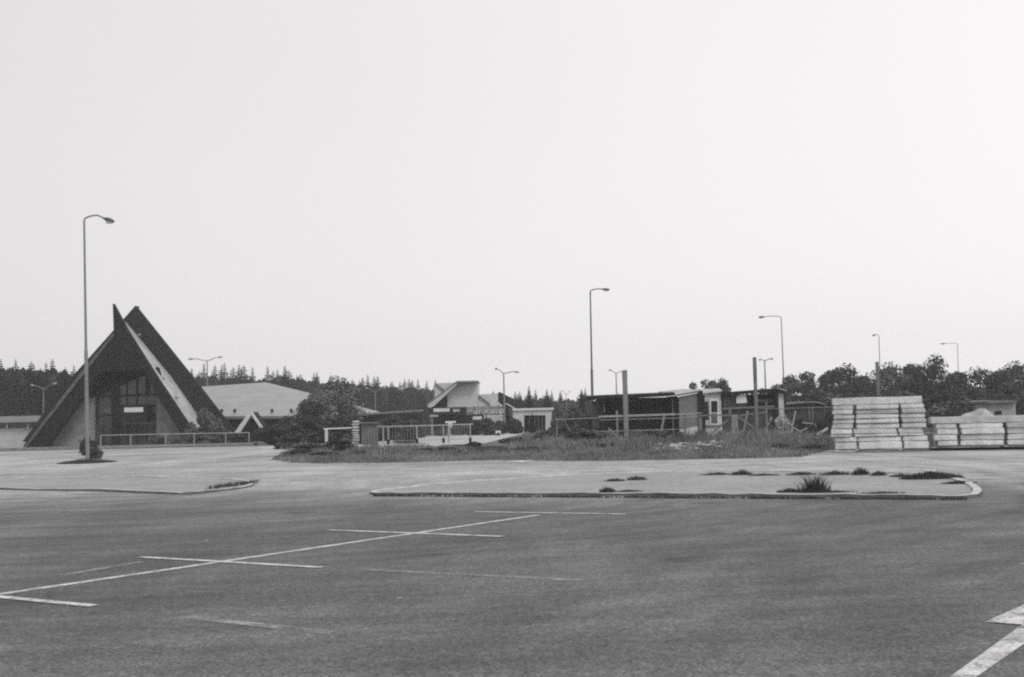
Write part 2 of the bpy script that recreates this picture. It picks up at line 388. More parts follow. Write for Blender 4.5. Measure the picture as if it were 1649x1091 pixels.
def decid(seed, w, h, n=5200, trunk=.28, clumps=26, leaf=.13, mt='leaf', airy=.0):
    """unit tree at the origin; crown lumps on limbs"""
    rg = random.Random(seed); root = empty('tree', O0, 'tree', 'tree')
    t = MB(); cs = []
    t.tube([(0, 0, -.1), (.04 * w, 0, h * trunk), (0, .03 * w, h * .6), (0, 0, h * .85)], [.035 * h * .5, .026 * h * .5, .016 * h * .5, .006 * h], 7)
    for k in range(clumps):
        a = rg.uniform(0, math.tau); zz = rg.uniform(trunk, 1.0); env = math.sin(math.pi * min(1, max(.08, (zz - trunk + .12) / (1.12 - trunk)))) ** .7
        rr = w / 2 * env * rg.uniform(.25, .95)
        c = Vector((math.cos(a) * rr, math.sin(a) * rr, zz * h * .93)); s_ = rg.uniform(.11, .2) * w * (1 - airy * .35)
        cs.append((c, (s_, s_, s_ * rg.uniform(.6, .9))))
        if k % 2 == 0: t.tube([(0, 0, zz * h * .5), lin(Vector((0, 0, zz * h * .6)), c, .5), c], [.012 * h, .008 * h, .003 * h], 5)
    t.part('trunk', M['bark'], root)
    m = MB(); leaves(m, cs, n, leaf, rg, .35); m.part('crown', M[mt], root, fix=False)
    return root
def bush(seed, n=3200, mt='leaf', clumps=14, leaf=.07):
    rg = random.Random(seed); root = empty('shrub', O0, 'shrub', 'shrub')
    t = MB(); cs = []
    for k in range(clumps):
        a = rg.uniform(0, math.tau); rr = rg.random() ** .6 * .36; z = rg.uniform(.1, .84) * (1 - rr * .9)
        c = Vector((math.cos(a) * rr, math.sin(a) * rr, z)); s_ = rg.uniform(.13, .26)
        cs.append((c, (s_, s_, s_ * .9)))
        t.tube([(math.cos(a) * .03, math.sin(a) * .03, -.03), lin(O0, c, .5) + Vector((0, 0, .05)), c], [.014, .01, .004], 4)
    t.part('stems', M['bark'], root)
    m = MB(); leaves(m, cs, int(n * 1.4), leaf * .85, rg, .3); m.part('foliage', M[mt], root, fix=False)
    return root
def spruce(seed, h=1.0, w=.34, lv=34, mt='spruce', base=.06):
    rg = random.Random(seed); root = empty('spruce', O0, 'spruce', 'tree')
    MB().tube([(0, 0, -.03), (0, 0, h * .5), (0, 0, h)], [.016 * h, .01 * h, .002 * h], 6).part('trunk', M['bark'], root)
    m = MB()
    for i in range(lv):
        t = i / (lv - 1); z = (base + (1 - base) * t ** .93) * h
        r = (w / 2) * ((1 - t) ** .8) * rg.uniform(.72, 1.18) + .008
        nb = max(5, int(13 * (1 - t) + 4)); a0 = rg.uniform(0, 6)
        for k in range(nb):
            a = a0 + k * math.tau / nb + rg.uniform(-.25, .25); rr = r * rg.uniform(.6, 1.25); d = Vector((math.cos(a), math.sin(a), 0)); s_ = Vector((-d.y, d.x, 0))
            dz = rr * rg.uniform(.15, .6); bw = rr * .34 + .005
            p0 = Vector((0, 0, z)); p1 = d * rr * .55 + Vector((0, 0, z - dz * .3)); p2 = d * rr + Vector((0, 0, z - dz + .1 * rr))
            q = len(m.v); m.v += [p0, p1 + s_ * bw, p2, p1 - s_ * bw, p1 + Vector((0, 0, -bw * 1.1))]
            m.f += [(q, q + 1, q + 4), (q, q + 4, q + 3), (q + 1, q + 2, q + 4), (q + 4, q + 2, q + 3)]
    m.part('crown', M[mt], root, fix=False)
    return root
def retire(*roots):
    for r in roots:
        for ch in list(r.children): bpy.data.objects.remove(ch)
        bpy.data.objects.remove(r)
SP = [spruce(i + 10, w=w) for i, w in enumerate((.34, .26, .42, .30, .5))]
SPL = spruce(31, w=.45, mt='leafl')
DT = [decid(40, 1.1, 1.0, leaf=.03), decid(41, .9, 1.0, leaf=.028, clumps=20), decid(42, 1.3, 1.0, leaf=.03, clumps=30), decid(43, 1.0, 1.0, 2600, leaf=.026, clumps=15, airy=.6)]
DD = [decid(50, 1.2, 1.0, 6500, leaf=.032, clumps=34, mt='leafd', trunk=.1), decid(51, 1.0, 1.0, 6000, leaf=.03, clumps=30, mt='leafd', trunk=.12)]
DL = decid(45, 1.1, 1.0, 6500, leaf=.028, clumps=36, mt='leafl', trunk=.12)
BS = [bush(60), bush(61, mt='leaf', clumps=18), bush(62, mt='leafd'), bush(63, mt='leafd', clumps=18), bush(64, mt='leafl')]

# ---- spruces of the forest edge, in view one by one
def top_at(px, tab):
    for (a, ya), (b, yb) in zip(tab, tab[1:]):
        if a <= px <= b: return ya + (yb - ya) * (px - a) / (b - a)
    return tab[-1][1]
tabL = [(-420, 590), (-120, 585), (30, 586), (60, 590), (85, 584), (110, 594), (135, 598), (180, 600)]
rg = random.Random(21)
px = -400
while px < 175:
    d = 132 + rg.uniform(-8, 18); y = top_at(px, tabL) + rg.uniform(-7, 9)
    h = at(px, y, d).z; c = copy_thing(rg.choice(SP), (X(px, d), d, 0), rg.uniform(0, 6), (h * 1.4, h * 1.4, h), 'dark spruce in the forest edge left of the pointed building', 'spruces left of the pointed building')
    px += rg.uniform(8, 15)
tab = [(290, 588), (330, 596), (350, 592), (400, 600), (425, 600), (460, 591), (475, 600), (540, 606), (590, 609), (640, 614), (700, 619), (760, 628), (800, 632), (850, 634), (900, 637), (945, 635), (1000, 640), (1160, 648)]
px = 285
while px < 1150:
    d = 205 + rg.uniform(-12, 25); y = top_at(px, tab) + rg.choice([-9, -4, 0, 3, 8, 12, 15]) + rg.uniform(-2, 2)
    h = at(px, y, d).z; c = copy_thing(rg.choice(SP[:4]), (X(px, d), d, 0), rg.uniform(0, 6), (h * 1.5, h * 1.5, h), 'distant spruce in the long forest edge behind the camp buildings', 'spruces behind the camp buildings')
    px += rg.uniform(4.5, 8.5)
# nearer single spruces with places of their own
for px, y, d, w, lb in ((460, 589, 175, 1.15, 'tall broad spruce rising highest above the pale roof on the left'), (838, 630, 140, .9, 'dark slim spruce just right of the twin-headed lamp'), (853, 621, 140, 1.1, 'tall spruce right behind the small white entrance building'), (882, 627, 142, 1.2, 'broad spruce above right corner of the small white entrance building'), (938, 628, 130, 1.0, 'narrow spruce left of the bare lamp post at the dark kiosk'), (815, 648, 118, 1.2, 'small dark spruce leaning against the white house behind the lamp')):
    h = at(px, y, d).z; copy_thing(SP[2 if w > 1.12 else 0], (X(px, d), d, 0), px, (h * w, h * w, h), lb)
h = at(683, 634, 108).z; copy_thing(SPL, (X(683, 108), 108, 0), 1, (h * .9, h * .9, h), 'pale grey-green young spruce left of the white gabled house')
h = at(857, 664, 104).z; copy_thing(SP[2], (X(857, 104), 104, 0), 2, (h * .95, h * .95, h), 'small dark spruce in front of the white entrance building opening')
# forest mass behind
fm = MB(); rg = random.Random(5)
def massrow(x0, x1, d0, d1, tb, drop, n):
    for _ in range(n):
        px = rg.uniform(x0, x1); d = rg.uniform(d0, d1); h = at(px, top_at(px, tb) + drop + rg.uniform(0, 14), d).z; x = X(px, d); r = rg.uniform(1.3, 2.2)
        zt = 0
        for k in range(16):
            t = k / 16; z = h * t; rr = r * (1 - t) ** .6
            for q in range(5):
                a = rg.uniform(0, 6.28); p = Vector((x + math.cos(a) * rr, d + math.sin(a) * rr, z + rg.uniform(0, .6)))
                i = len(fm.v); s_ = rg.uniform(.35, .8)
                fm.v += [p + Vector((-s_, rg.uniform(-s_, s_), -s_ * .5)), p + Vector((s_, rg.uniform(-s_, s_), -s_ * .5)), p + Vector((rg.uniform(-.2, .2), 0, s_ * .9))]; fm.f.append((i, i + 1, i + 2))
massrow(-420, 190, 145, 175, tabL, 12, 330)
massrow(270, 1170, 215, 260, tab, 13, 640)
massrow(1170, 1800, 190, 230, [(1170, 640), (1800, 620)], 0, 260)
fm.top('distant_forest', M['spruce'], label='dark mass of forest beyond the first row of trees', kind='stuff', origin=O0, fix=False)

# ---- trees and shrubs
def tree(px, ytop, d, w, proto, label, group=None, z0=0):
    ytop += 4 if px > 1230 else 0; h = at(px, ytop, d).z - z0; w *= 1.25; copy_thing(proto, (X(px, d), d, z0), rnd.uniform(0, 6), (w, w, h * 1.04), label, group)
def shrub(px, ytop, d, wpx, proto, label, group=None):
    p = Vector((X(px, d), d, 0)); z0 = max(0, bh(p)); h = at(px, ytop, d).z - z0; w = wpx * d / F * 1.05
    o = copy_thing(proto, (p.x, d, z0), rnd.uniform(0, 6), (w, w, max(.15, h * 1.08)), label, group)
# left-of-centre big bush tree in front of the pale roof
tree(548, 618, 88, 3.4, DL, 'broad grey-green tree beside the right end of the pale hipped roof')
tree(512, 634, 86, 2.2, DL, 'smaller leafy tree touching the pale roof corner')
tree(498, 652, 84, 2.2, DD[0], 'round dark tree below the right corner of the pale roof')
for px, y, d, w, k, lb in (
    (470, 672, 82, 70, 2, 'dark shrub under the right half of the pale hipped roof'),
    (440, 684, 83, 56, 3, 'dark low shrub right of the small A-shaped porch'),
    (520, 680, 78, 66, 2, 'wide dark shrub left of the short white railing'),
    (555, 668, 76, 62, 3, 'dark shrub behind the stone pier'),
    (478, 722, 56, 44, 3, 'dark ground-hugging shrub at left tip of the grass bank'),
    (520, 728, 51, 60, 2, 'dark ground-hugging shrub on front slope below the short railing'),
    (575, 729, 51, 44, 3, 'dark ground-hugging shrub before the stone pier'),
    (625, 730, 50.5, 46, 2, 'dark ground-hugging shrub before the gate end of the slab'),
    (690, 727, 51, 44, 3, 'dark ground-hugging shrub before the middle of the slab'),
    (720, 728, 50, 34, 2, 'dark ground-hugging shrub before the right half of the slab'),
    (800, 722, 51, 60, 3, 'dark ground-hugging shrub on the bank left of the paint patches'),
    (860, 722, 50, 60, 2, 'dark ground-hugging shrub on the bank above the paint patches'),
    (930, 722, 50, 54, 0, 'low leafy shrub on the front of the bank below the slanting brace'),
    (985, 722, 49.5, 46, 3, 'dark ground-hugging shrub on the bank left of the tall concrete post'),
    (1245, 716, 48, 60, 2, 'dark ground-hugging shrub right of the rubble'),
    (1300, 716, 48.5, 60, 3, 'dark ground-hugging shrub left of the tall block stack'),
    (460, 712, 70, 40, 1, 'low bushy plant at the pointed left end of the grass bank'),
    (500, 715, 61, 60, 3, 'low dark shrub on the left tip of the grass bank'),
    (540, 708, 58.5, 50, 2, 'dark shrub in front of the short white railing'),
    (556, 716, 54, 40, 3, 'small dark shrub leaning on left side of the stone pier'),
    (640, 664, 80, 66, 0, 'mid grey shrub behind the left bays of the railing'),
    (664, 672, 84, 30, 0, 'mid grey shrub below the pale young spruce'),
    (612, 672, 86, 46, 1, 'leafy shrub behind the wooden gate'),
    (595, 725, 52.5, 22, 2, 'small dark shrub at the foot of the stone base'),
    (650, 722, 53.5, 40, 3, 'dark shrub below the railing, left of the light slab'),
    (740, 716, 53, 30, 2, 'small dark shrub below the light slab edge'),
    (760, 711, 54, 34, 3, 'dark shrub at right end of the railing'),
    (770, 678, 104, 44, 2, 'dark rounded shrub under the small white sign'),
    (790, 684, 102, 40, 3, 'dark rounded shrub left of the white notice box'),
    (742, 683, 106, 36, 0, 'grey shrub in front of the dark house band'),
    (828, 672, 106, 32, 2, 'tall dark shrub between lamp and white entrance building'),
    (708, 690, 104, 24, 0, 'low grey shrub in front of the white house pillar'),
    (786, 673, 108, 34, 3, 'dark bushy shrub directly below the raised letters'),
    (806, 676, 107, 24, 2, 'dark shrub behind the small white notice box'),
    (830, 702, 60, 60, 1, 'low spreading shrub on the bank below the twin-headed lamp'),
    (870, 698, 58, 60, 0, 'low spreading shrub on the bank below the white entrance building'),
    (905, 652, 84, 54, 0, 'tall airy shrub left of the dark kiosk roof'),
    (930, 650, 80, 50, 1, 'tall shrub behind the thin slanting brace'),
    (950, 664, 74, 46, 0, 'leafy shrub right beside the dark kiosk'),
    (885, 690, 64, 50, 1, 'leafy shrub at left end of the wire fence'),
    (920, 694, 60, 50, 0, 'bushy weeds under the wire fence by the slanting brace'),
    (962, 690, 62, 44, 4, 'pale feathery shrub in front of the dark kiosk corner'),
    (940, 688, 64, 40, 4, 'pale feathery shrub left of the dark kiosk corner'),
    (1010, 703, 58, 40, 1, 'low weeds round the foot of the tall concrete post'),
    (1050, 705, 59, 36, 4, 'low pale weeds in front of the dark kiosk'),
    (1240, 712, 52, 46, 1, 'low leafy shrub right of the tall wooden post'),
    (1280, 706, 52, 56, 0, 'low leafy shrub below the brush pile'),
    (1318, 706, 51, 50, 2, 'low dark shrub against left side of the tall block stack'),
    (1213, 712, 50.5, 22, 3, 'small dark shrub at the foot of the tall wooden post'),
    (1326, 672, 60, 28, 2, 'round dark shrub left of the tall block stack'),
    (334, 652, 85.0, 46, 4, 'pale tall shrub against the foot of the pale roof strip'),
    (306, 676, 84.6, 34, 0, 'grey shrub in front of the right foot of the front crest'),
    (356, 676, 86, 34, 0, 'grey shrub at the right foot of the pointed building'),
    (250, 696, 84.6, 36, 0, 'grey shrub under the right leg of the pointed building'),
    (330, 692, 84.4, 56, 0, 'wide grey shrub behind the right bays of the entrance railing'),
    (290, 702, 84.2, 30, 1, 'low shrub behind the middle of the entrance railing'),
    (385, 697, 84.6, 40, 3, 'dark low shrub before the small A-shaped porch'),
    (144, 703, 60, 34, 2, 'dark upright shrub hugging the foot of the tall left lamp'),
    (151, 718, 59, 28, 0, 'small low shrub right of the tall left lamp foot'),
    (1092, 694, 60, 24, 4, 'pale feathery weeds at left end of the white kiosk base'),
    (1130, 692, 59.5, 22, 0, 'tall weeds at the left post of the wooden gate'),
    (1166, 692, 59.5, 26, 4, 'pale feathery weeds left of the concrete stub'),
    (1205, 689, 60, 26, 0, 'tall weeds right of the concrete stub under the diagonal brace'),
    (1060, 690, 60.8, 30, 0, 'tall weeds in front of the right half of the dark kiosk'),
    (1028, 690, 60.8, 28, 4, 'pale feathery weeds right of the tall concrete post'),
):
    shrub(px, y, d, w, BS[k], lb)
# right-hand trees
for px, y, d, w, p, lb in (
    (1137, 607, 105, 2.6, DT[3], 'thin-crowned tree behind the white kiosk roofs, left of the pair'),
    (1160, 611, 108, 2.2, DT[1], 'denser tree behind the white kiosk roofs, right of the pair'),
    (1235, 618, 112, 1.8, DT[3], 'small thin tree just right of the tall wooden post'),
    (1262, 611, 108, 2.4, DT[3], 'airy tree at the foot of the long-armed lamp'),
    (1284, 601, 112, 3.2, DT[1], 'leafy tree right of the long-armed lamp'),
    (1313, 590, 104, 3.2, DT[3], 'thin tree with sky gaps left of the tall block stack'),
    (1338, 586, 106, 3.6, DT[3], 'tall thin tree behind left corner of the tall block stack'),
    (1362, 594, 110, 4.0, DD[0], 'dense round tree above left half of the tall block stack'),
    (1392, 606, 112, 3.0, DT[0], 'lower round tree above middle of the tall block stack'),
    (1408, 604, 106, 2.2, DT[3], 'thin tree left of the stubby pole in the trees'),
    (1436, 592, 112, 3.6, DT[2], 'broad tree right of the stubby pole in the trees'),
    (1470, 590, 114, 3.6, DD[1], 'dense tree above right end of the tall block stack'),
    (1490, 602, 108, 3.4, DD[0], 'dark tree just left of the highest dark crown'),
    (1545, 600, 112, 3.4, DT[0], 'rounded tree right of the highest dark crown'),
    (1580, 598, 112, 4.0, DD[0], 'dense rounded tree left of the little shed'),
    (1612, 600, 114, 3.6, DD[1], 'dense rounded tree behind the little shed'),
    (1640, 590, 110, 3.6, DT[2], 'tall leafy tree at the right edge of the picture'),
    (1680, 596, 112, 4.0, DD[0], 'dense tree beyond the right end of the long block stack'),
    (1725, 590, 112, 4.2, DT[2], 'broad tree farthest to the right'),
):
    tree(px, y, d, w, p, lb)
tree(1514, 579, 108, 3.0, DD[0], 'highest dark crown above the gap between the block stacks')
for i, (px, y, d, w, k) in enumerate(((1350, 628, 94, 80, 0), (1400, 625, 96, 90, 2), (1455, 622, 96, 90, 1), (1505, 628, 94, 100, 2), (1545, 632, 90, 90, 1), (1585, 628, 94, 90, 3), (1640, 626, 92, 90, 2), (1700, 628, 92, 100, 3), (1520, 646, 80, 70, 1), (1560, 648, 78, 60, 2), (1300, 640, 92, 70, 1), (1650, 650, 74, 40, 3))):
    shrub(px, y, d, w, BS[k], 'thicket shrub below the trees, number'.replace(', number', '') + [' behind left part of the tall stack', ' behind middle of the tall stack', ' behind right part of the tall stack', ' above the gap between the stacks', ' right of the gap between the stacks', ' left of the little shed', ' behind the little shed', ' beyond the picture right edge', ', low one by the stack gap', ', low one before the pale sand heap', ' behind the low brown shed', ' right of the little shed'][i])
for px, y, d in ((270, 640, 150), (1190, 640, 130)): pass

# ------------------------------------------------------------------ pointed A-frame building
D1 = 85.5; D2 = 90.0
af = empty('pointed_building', (X(200, 88), 88, 0), 'tall dark A-shaped building with two pointed crests and pale roof strip', 'building')
MB().prism([(183, 541), (132, 603), (33, 731), (67, 731), (133, 641), (160, 600), (178, 597)], D1, .55).part('left_leg', M['darkwood'], af)
MB().prism([(181.5, 489), (204, 531), (251, 605.5), (322, 712), (301, 714), (254, 640), (233, 597), (178.5, 597), (183.2, 541)], D1, .55).part('front_crest', M['darkwood'], af)
# edge board, slightly proud and paler along the left leg
MB().prism([(184, 540), (182, 537), (130, 600), (31, 729), (34.5, 731), (133, 605)], D1 - .12, .2).part('barge_board', mat('barge_board_paint', .10, .4, 2, fine=.3), af)
# pale roof strip between the two frames
a, b, c, d_ = at(203.5, 530.5, D1 + .3), at(321, 710, D1 + .3), at(338, 703, D2 + .2), at(202, 516.5, D2 + .2)
mid1, mid2 = lin(a, b, .45), at(276, 606, D2 + .2)
mid3 = at(319, 668, D2 + .2)
MB().slab([a, mid1, b, c, mid3, mid2, d_], (.0, .0, -.12)).part('roof_strip', M['sheet'], af)
# rear frame
MB().prism([(218, 492.5), (302, 597.5), (383, 701), (386, 707), (341, 708), (337, 703), (319, 668), (276, 606), (202, 516.5)], D2, .4).part('rear_crest', M['shingle'], af)
MB().prism([(218, 492.5), (202, 516.5), (206, 521), (112, 640), (58, 712), (36, 712), (100, 625)], D2 + .05, 1.1).part('rear_left_leg', M['shingle'], af)
e = MB(); e.slab([at(183, 541, D1 + .5), at(33, 731, D1 + .5), at(40, 726, D2 + .1), at(190, 545, D2 + .1)], (.1, 0, -.15)); e.part('left_roof', M['shingle'], af)
e = MB(); a1, a2 = at(217.5, 493.5, D2 + .4), at(382, 701, D2 + .4); b1, b2 = a1 + Vector((-3.3, 9, -1.2)), a2 + Vector((-3.3, 9, 0)); b2.z = a2.z = 0.2
e.slab([a1, a2, b2, b1], (-.2, 0, -.2)); l2 = at(38, 712, D2 + 1.2); l2.z = .2; e.slab([a1, l2, l2 + Vector((-3.3, 9, 0)), b1], (.2, 0, -.2)); e.part('rear_roof', M['shingle'], af)
# walls inside the frame
DW = D1 + 1.6
MB().prism([(62, 728), (66, 716), (128, 640), (152, 640), (152, 728)], DW, .3).part('left_wall', M['midwall'], af)
MB().prism([(252, 633), (258, 640), (302, 705), (306, 726), (252, 726)], DW, .3).part('right_wall', M['midwall'], af)
MB().prism([(130, 600), (255, 592), (268, 640), (253, 640), (253, 597), (150, 597), (150, 641), (122, 641)], DW - .05, .3).part('gable_soffit', M['dark'], af)
gl = MB().prism([(151, 590), (253, 590), (253, 727), (151, 727)], DW + .5, .15).part('glass_front', M['glass'], af)
for x0, y0, x1, y1 in ((160, 598, 179, 635), (160, 639, 179, 651), (191, 598, 203, 635), (204, 598, 219, 610), (204, 612, 219, 635), (221, 598, 234, 610), (221, 612, 234, 635), (191, 639, 203, 652), (204, 639, 219, 652), (221, 639, 237, 652), (239, 622, 251, 635), (239, 639, 251, 648), (168, 657, 186, 666), (237, 655, 252, 666)):
    MB().pbox(x0, y0, x1, y1, DW + .42, .05).part('window_pane', M['curtain'], af)
for x0, y0, x1, y1, t in ((179.5, 592, 190.5, 727, .3), (151, 635.5, 253, 638.5, .22), (190, 652.5, 253, 655, .22), (203, 592, 204.2, 652, .15), (219.3, 592, 220.8, 652, .15), (234.5, 598, 239, 635, .2), (151, 667, 253, 669.5, .22)):
    MB().pbox(x0, y0, x1, y1, DW + .42 - t, t + .06).part('mullion', M['dark'], af)
MB().pbox(187, 655, 236, 680, DW - .7, 1.15).part('entrance_canopy', M['dark'], af)
MB().pbox(200, 656.5, 230.5, 664, DW - .78, .07).part('canopy_sign', M['white'], af)
for x0, x1 in ((152, 166), (168, 182), (192, 205), (207, 220), (222, 235), (237, 251)):
    MB().pbox(x0, 684, x1, 726, DW + .33, .12).part('door_panel', M['brown'], af)
MB().box(X(60, DW), X(306, DW), D1 - .3, D2, -.02, .1).part('plinth', M['concrete'], af)
for px, py in ((224, 541), (284, 642), (262, 611)):
    MB().blob(at(px, py, D1 + 1.5) + Vector((0, 0, .06)), (.12, .12, .09)).part('roof_stud', M['concrete'], af)

# small A porch
pr = empty('porch', (X(402, 88.5), 88.5, 0), 'small low A-shaped porch with white edges right of the pointed building', 'porch')
MB().prism([(401, 664), (405, 668), (383, 702), (375, 700)], 88, .5).part('left_rafter', M['white'], pr)
MB().prism([(402, 664), (405, 664), (430, 701), (427, 703)], 88, .4).part('right_rafter', M['white'], pr)
MB().prism([(403, 670), (425, 703), (386, 703)], 88.5, .2).part('gable_panel', M['dark'], pr)
MB().slab([at(405, 664, 88.5), at(430, 701, 88.5), at(430, 701, 88.5) + Vector((0, 2.2, 0)), at(405, 664, 88.5) + Vector((0, 2.2, 0))], (0, 0, -.08)).part('roof', M['shingle'], pr)

# low annex on the far left
an = empty('low_annex', (X(0, 93), 93, 0), 'low flat-roofed pale annex left of the pointed building', 'building')
MB().pbox(-170, 691, 80, 731, 93.5, 5, 0).part('wall', M['whitewall'], an)
MB().pbox(-170, 672, 84, 682, 92.9, 6.2).part('flat_roof', M['roofpale'], an)
MB().pbox(-168, 682, 79, 691, 93.4, 4.8).part('window_band', M['glass'], an)
for k in range(7): MB().pbox(-160 + k * 34, 682, -158 + k * 34, 691, 93.3, .12).part('mullion', M['white'], an)

# pale hipped roof hall
hl = empty('hipped_hall', (X(415, 104), 104, 0), 'low dark hall under a big pale hipped roof behind the pointed building', 'building')
f1, f2, f3, f4, f5 = at(296, 671, 98), at(516, 670, 98), at(504, 634.5, 107), at(428, 616, 110), at(296, 625, 110)
bk1, bk2 = f1 + Vector((0, 22, 0)), f2 + Vector((0, 22, 0))
rf = MB(); m_ = [f1, f2, f3, f4, f5, bk2, bk1]
rf.add(m_, [(0, 1, 3, 4), (1, 2, 3), (1, 5, 2), (2, 5, 3), (3, 5, 6, 4)]); rf.part('roof', M['roofpale'], hl)
MB().beam(f1 + Vector((0, -.05, -.1)), f2 + Vector((0, -.05, -.1)), .2, .22).part('eave_fascia', M['greywall'], hl)
MB().box(X(300, 99), X(510, 99), 99.2, 118, 0, at(400, 672, 99).z).part('wall', M['dark'], hl)
for px in (357, 378, 438, 469, 484): MB().tube([at(px, 665, 98.6), at(px, 659, 98.6)], .11, 8).part('roof_vent', M['dark'], hl)

# little pavilion and long flat roof
pv = empty('pavilion', (X(585, 100), 100, 0), 'small pavilion with pale hipped roof and long thin eave left of the white house', 'building')
p1, p2, p3, p4 = at(560, 669, 96), at(612, 666, 96), at(612, 664, 102), at(560, 667, 102); ap = at(565, 651, 99)
MB().add([p1, p2, p3, p4, ap, at(603, 664, 99)], [(0, 1, 5, 4), (1, 2, 5), (2, 3, 4, 5), (3, 0, 4)]).part('hip_roof', M['roofpale'], pv)
MB().beam(at(556, 669.5, 95.9), at(682, 661, 95.9), .14, .25).part('eave', M['greywall'], pv)
MB().box(X(560, 97), X(680, 97), 97, 101, 0, at(620, 667, 97).z).part('wall', M['dark'], pv)

# ------------------------------------------------------------------ white house with signs
DH = 116
wh = empty('white_house', (X(745, 120), 120, 0), 'white gabled camp house with steep dark-edged roof and black sign band', 'building')
MB().prism([(735, 615.5), (769, 615), (769.5, 668), (780, 668), (780, 703), (697, 703), (697, 667), (720.5, 657), (720.5, 633)], DH, 6).part('wall', M['whitewall'], wh)
MB().prism([(735.5, 615), (735.5, 619), (698, 655), (691, 657), (687, 652)], DH - 1.0, 1.0).part('roof_edge', M['whitewall'], wh)
MB().prism([(735.5, 613.8), (769.5, 613.2), (769.5, 616), (735.5, 616.6), (688, 652.5), (686, 651.5)], DH - 1.05, 7.1).part('roof_trim', M['greywall'], wh)
MB().prism([(697, 655), (720.4, 637), (720.4, 657), (697, 660)], DH - .1, .2).part('gable_window', M['dark'], wh)
MB().prism([(699.5, 618), (704, 617.5), (731, 616.5), (716, 630), (700, 643)], DH + 6.5, 2).part('rear_gable', M['whitewall'], wh)
MB().prism([(699, 617), (701, 617), (717.5, 629), (716, 630.5)], DH + 6.3, .4).part('rear_roof_line', M['greywall'], wh)
MB().prism([(677, 660.5), (697, 657.5), (751, 655.5), (751, 667), (699, 667.5), (680, 666)], DH - 1.6, 1.5).part('sign_band', M['dark'], wh)
MB().pbox(698, 658, 724, 663.5, DH - 1.68, .07).part('band_sign', M['white'], wh)
MB().pbox(678, 668, 706, 671.5, DH - 1.5, 1.6).part('canopy', M['whitewall'], wh)
MB().pbox(683.5, 671.5, 697, 703, DH - .9, .6, 0).part('pillar', M['whitewall'], wh)
MB().pbox(698, 669, 779, 703, DH - .3, .25).part('dark_front', M['dark'], wh)
MB().prism([(770, 636), (802, 633.5), (802, 648), (812, 655), (812, 702), (780, 702), (780, 668), (770, 668)], DH + 1, 4).part('side_wall', M['whitewall'], wh)
MB().prism([(770, 638), (772, 637), (793, 653), (791, 655)], DH + .8, .2).part('side_roof_line', M['greywall'], wh)
MB().prism([(802, 632), (806, 632), (846, 653), (846, 659), (812, 657), (802, 647)], DH + 1.2, 5).part('side_roof', M['shingle'], wh)
MB().beam(at(815, 650, DH + 1), at(832, 660, DH + 1), .12).part('verge_line', M['whitewall'], wh)

def text(s, px, py, d, hpx, m, parent, name='lettering', depth=.05, sx=1.0):
    cu = bpy.data.curves.new('t', 'FONT'); cu.body = s; cu.size = 1; cu.extrude = .02; cu.align_x = 'CENTER'; cu.offset = .03
    o = bpy.data.objects.new('t', cu); COL.objects.link(o); bpy.context.view_layer.update()
    me = bpy.data.meshes.new_from_object(o.evaluated_get(bpy.context.evaluated_depsgraph_get()))
    bpy.data.objects.remove(o)
    k = hpx * d / F / .69
    p = at(px, py, d)
    me.transform(Matrix.Translation(p - wloc(parent)) @ Matrix.Diagonal((k * sx, 1, k, 1)) @ Matrix.Rotation(R(90), 4, 'X'))
    me.name = name; me.materials.clear(); me.materials.append(m); q = bpy.data.objects.new(name, me); COL.objects.link(q); q.parent = parent
    return q
text('BAR', 735, 663.2, DH - 1.66, 4.2, M['white'], wh)
es = empty('camp_sign', (X(784, DH - 4), DH - 4, 0), 'white raised letters on a thin dark rail right of the black sign band', 'sign')
for ch, px in zip('eurocamp', (757.5, 766, 773, 779.5, 786, 792, 800, 808.5)):
    text(ch, px, 667 - (px - 755) * .03, DH - 4, 9.2, M['whitewall'], es, 'letter')
MB().prism([(751.5, 656), (812, 654), (812, 668), (751.5, 668.8)], DH - 3.8, .06).part('back_panel', M['midwall'], es)
MB().beam(at(751, 668.5, DH - 3.9), at(813, 667, DH - 3.9), .06).part('rail', M['steeld'], es)
for px in (760, 783, 811): MB().beam(Vector((X(px, DH - 3.55), DH - 3.55, 0)), at(px, 668, DH - 3.55), .08).part('post', M['steeld'], es)
for px, py in ((764, 654), (778.5, 653.5), (791, 653.5), (802.5, 651.5)):
    MB().blob(at(px, py, DH - 4.4), (.13, .13, .13), .1).part('sign_lamp', M['lens'], es); 
    MB().beam(at(px, py, DH - 4.4), at(px, py + 13, DH - 3.9), .03).part('lamp_arm', M['steeld'], es)
s1 = empty('direction_sign', (X(768, 109), 109, 0), 'small white plate sign on a post under the raised letters', 'sign')
MB().pbox(761.5, 671, 776, 676, 109, .05).part('sign_plate', M['white'], s1)
MB().tube([(X(769, 109.1), 109.1, 0), at(769, 675, 109.1)], .035, 6).part('post', M['steeld'], s1)
s2 = empty('board_sign', (X(726, 100), 100, 0), 'white T-shaped board on a post behind the railing', 'sign')
MB().pbox(717, 678.5, 734, 681.5, 100, .06).part('top_board', M['white'], s2)
MB().pbox(721.5, 681.5, 728.5, 688, 100.01, .06).part('lower_board', M['white'], s2)
MB().tube([(X(724, 100.1), 100.1, 0), at(724, 684, 100.1)], .06, 6).part('post', M['rail'], s2)
s3 = empty('notice_box', (X(802, 98), 98, 0), 'small white box with a dark square left of the twin-headed lamp foot', 'notice box')
MB().pbox(798, 694, 806.5, 703, 98, .3, 0.15).part('box', M['white'], s3)
MB().pbox(800.5, 697, 804, 701, 97.97, .05).part('dark_square', M['dark'], s3)
MB().pbox(799, 700, 805.5, 706, 98.05, .2, 0).part('foot', M['concrete'], s3)

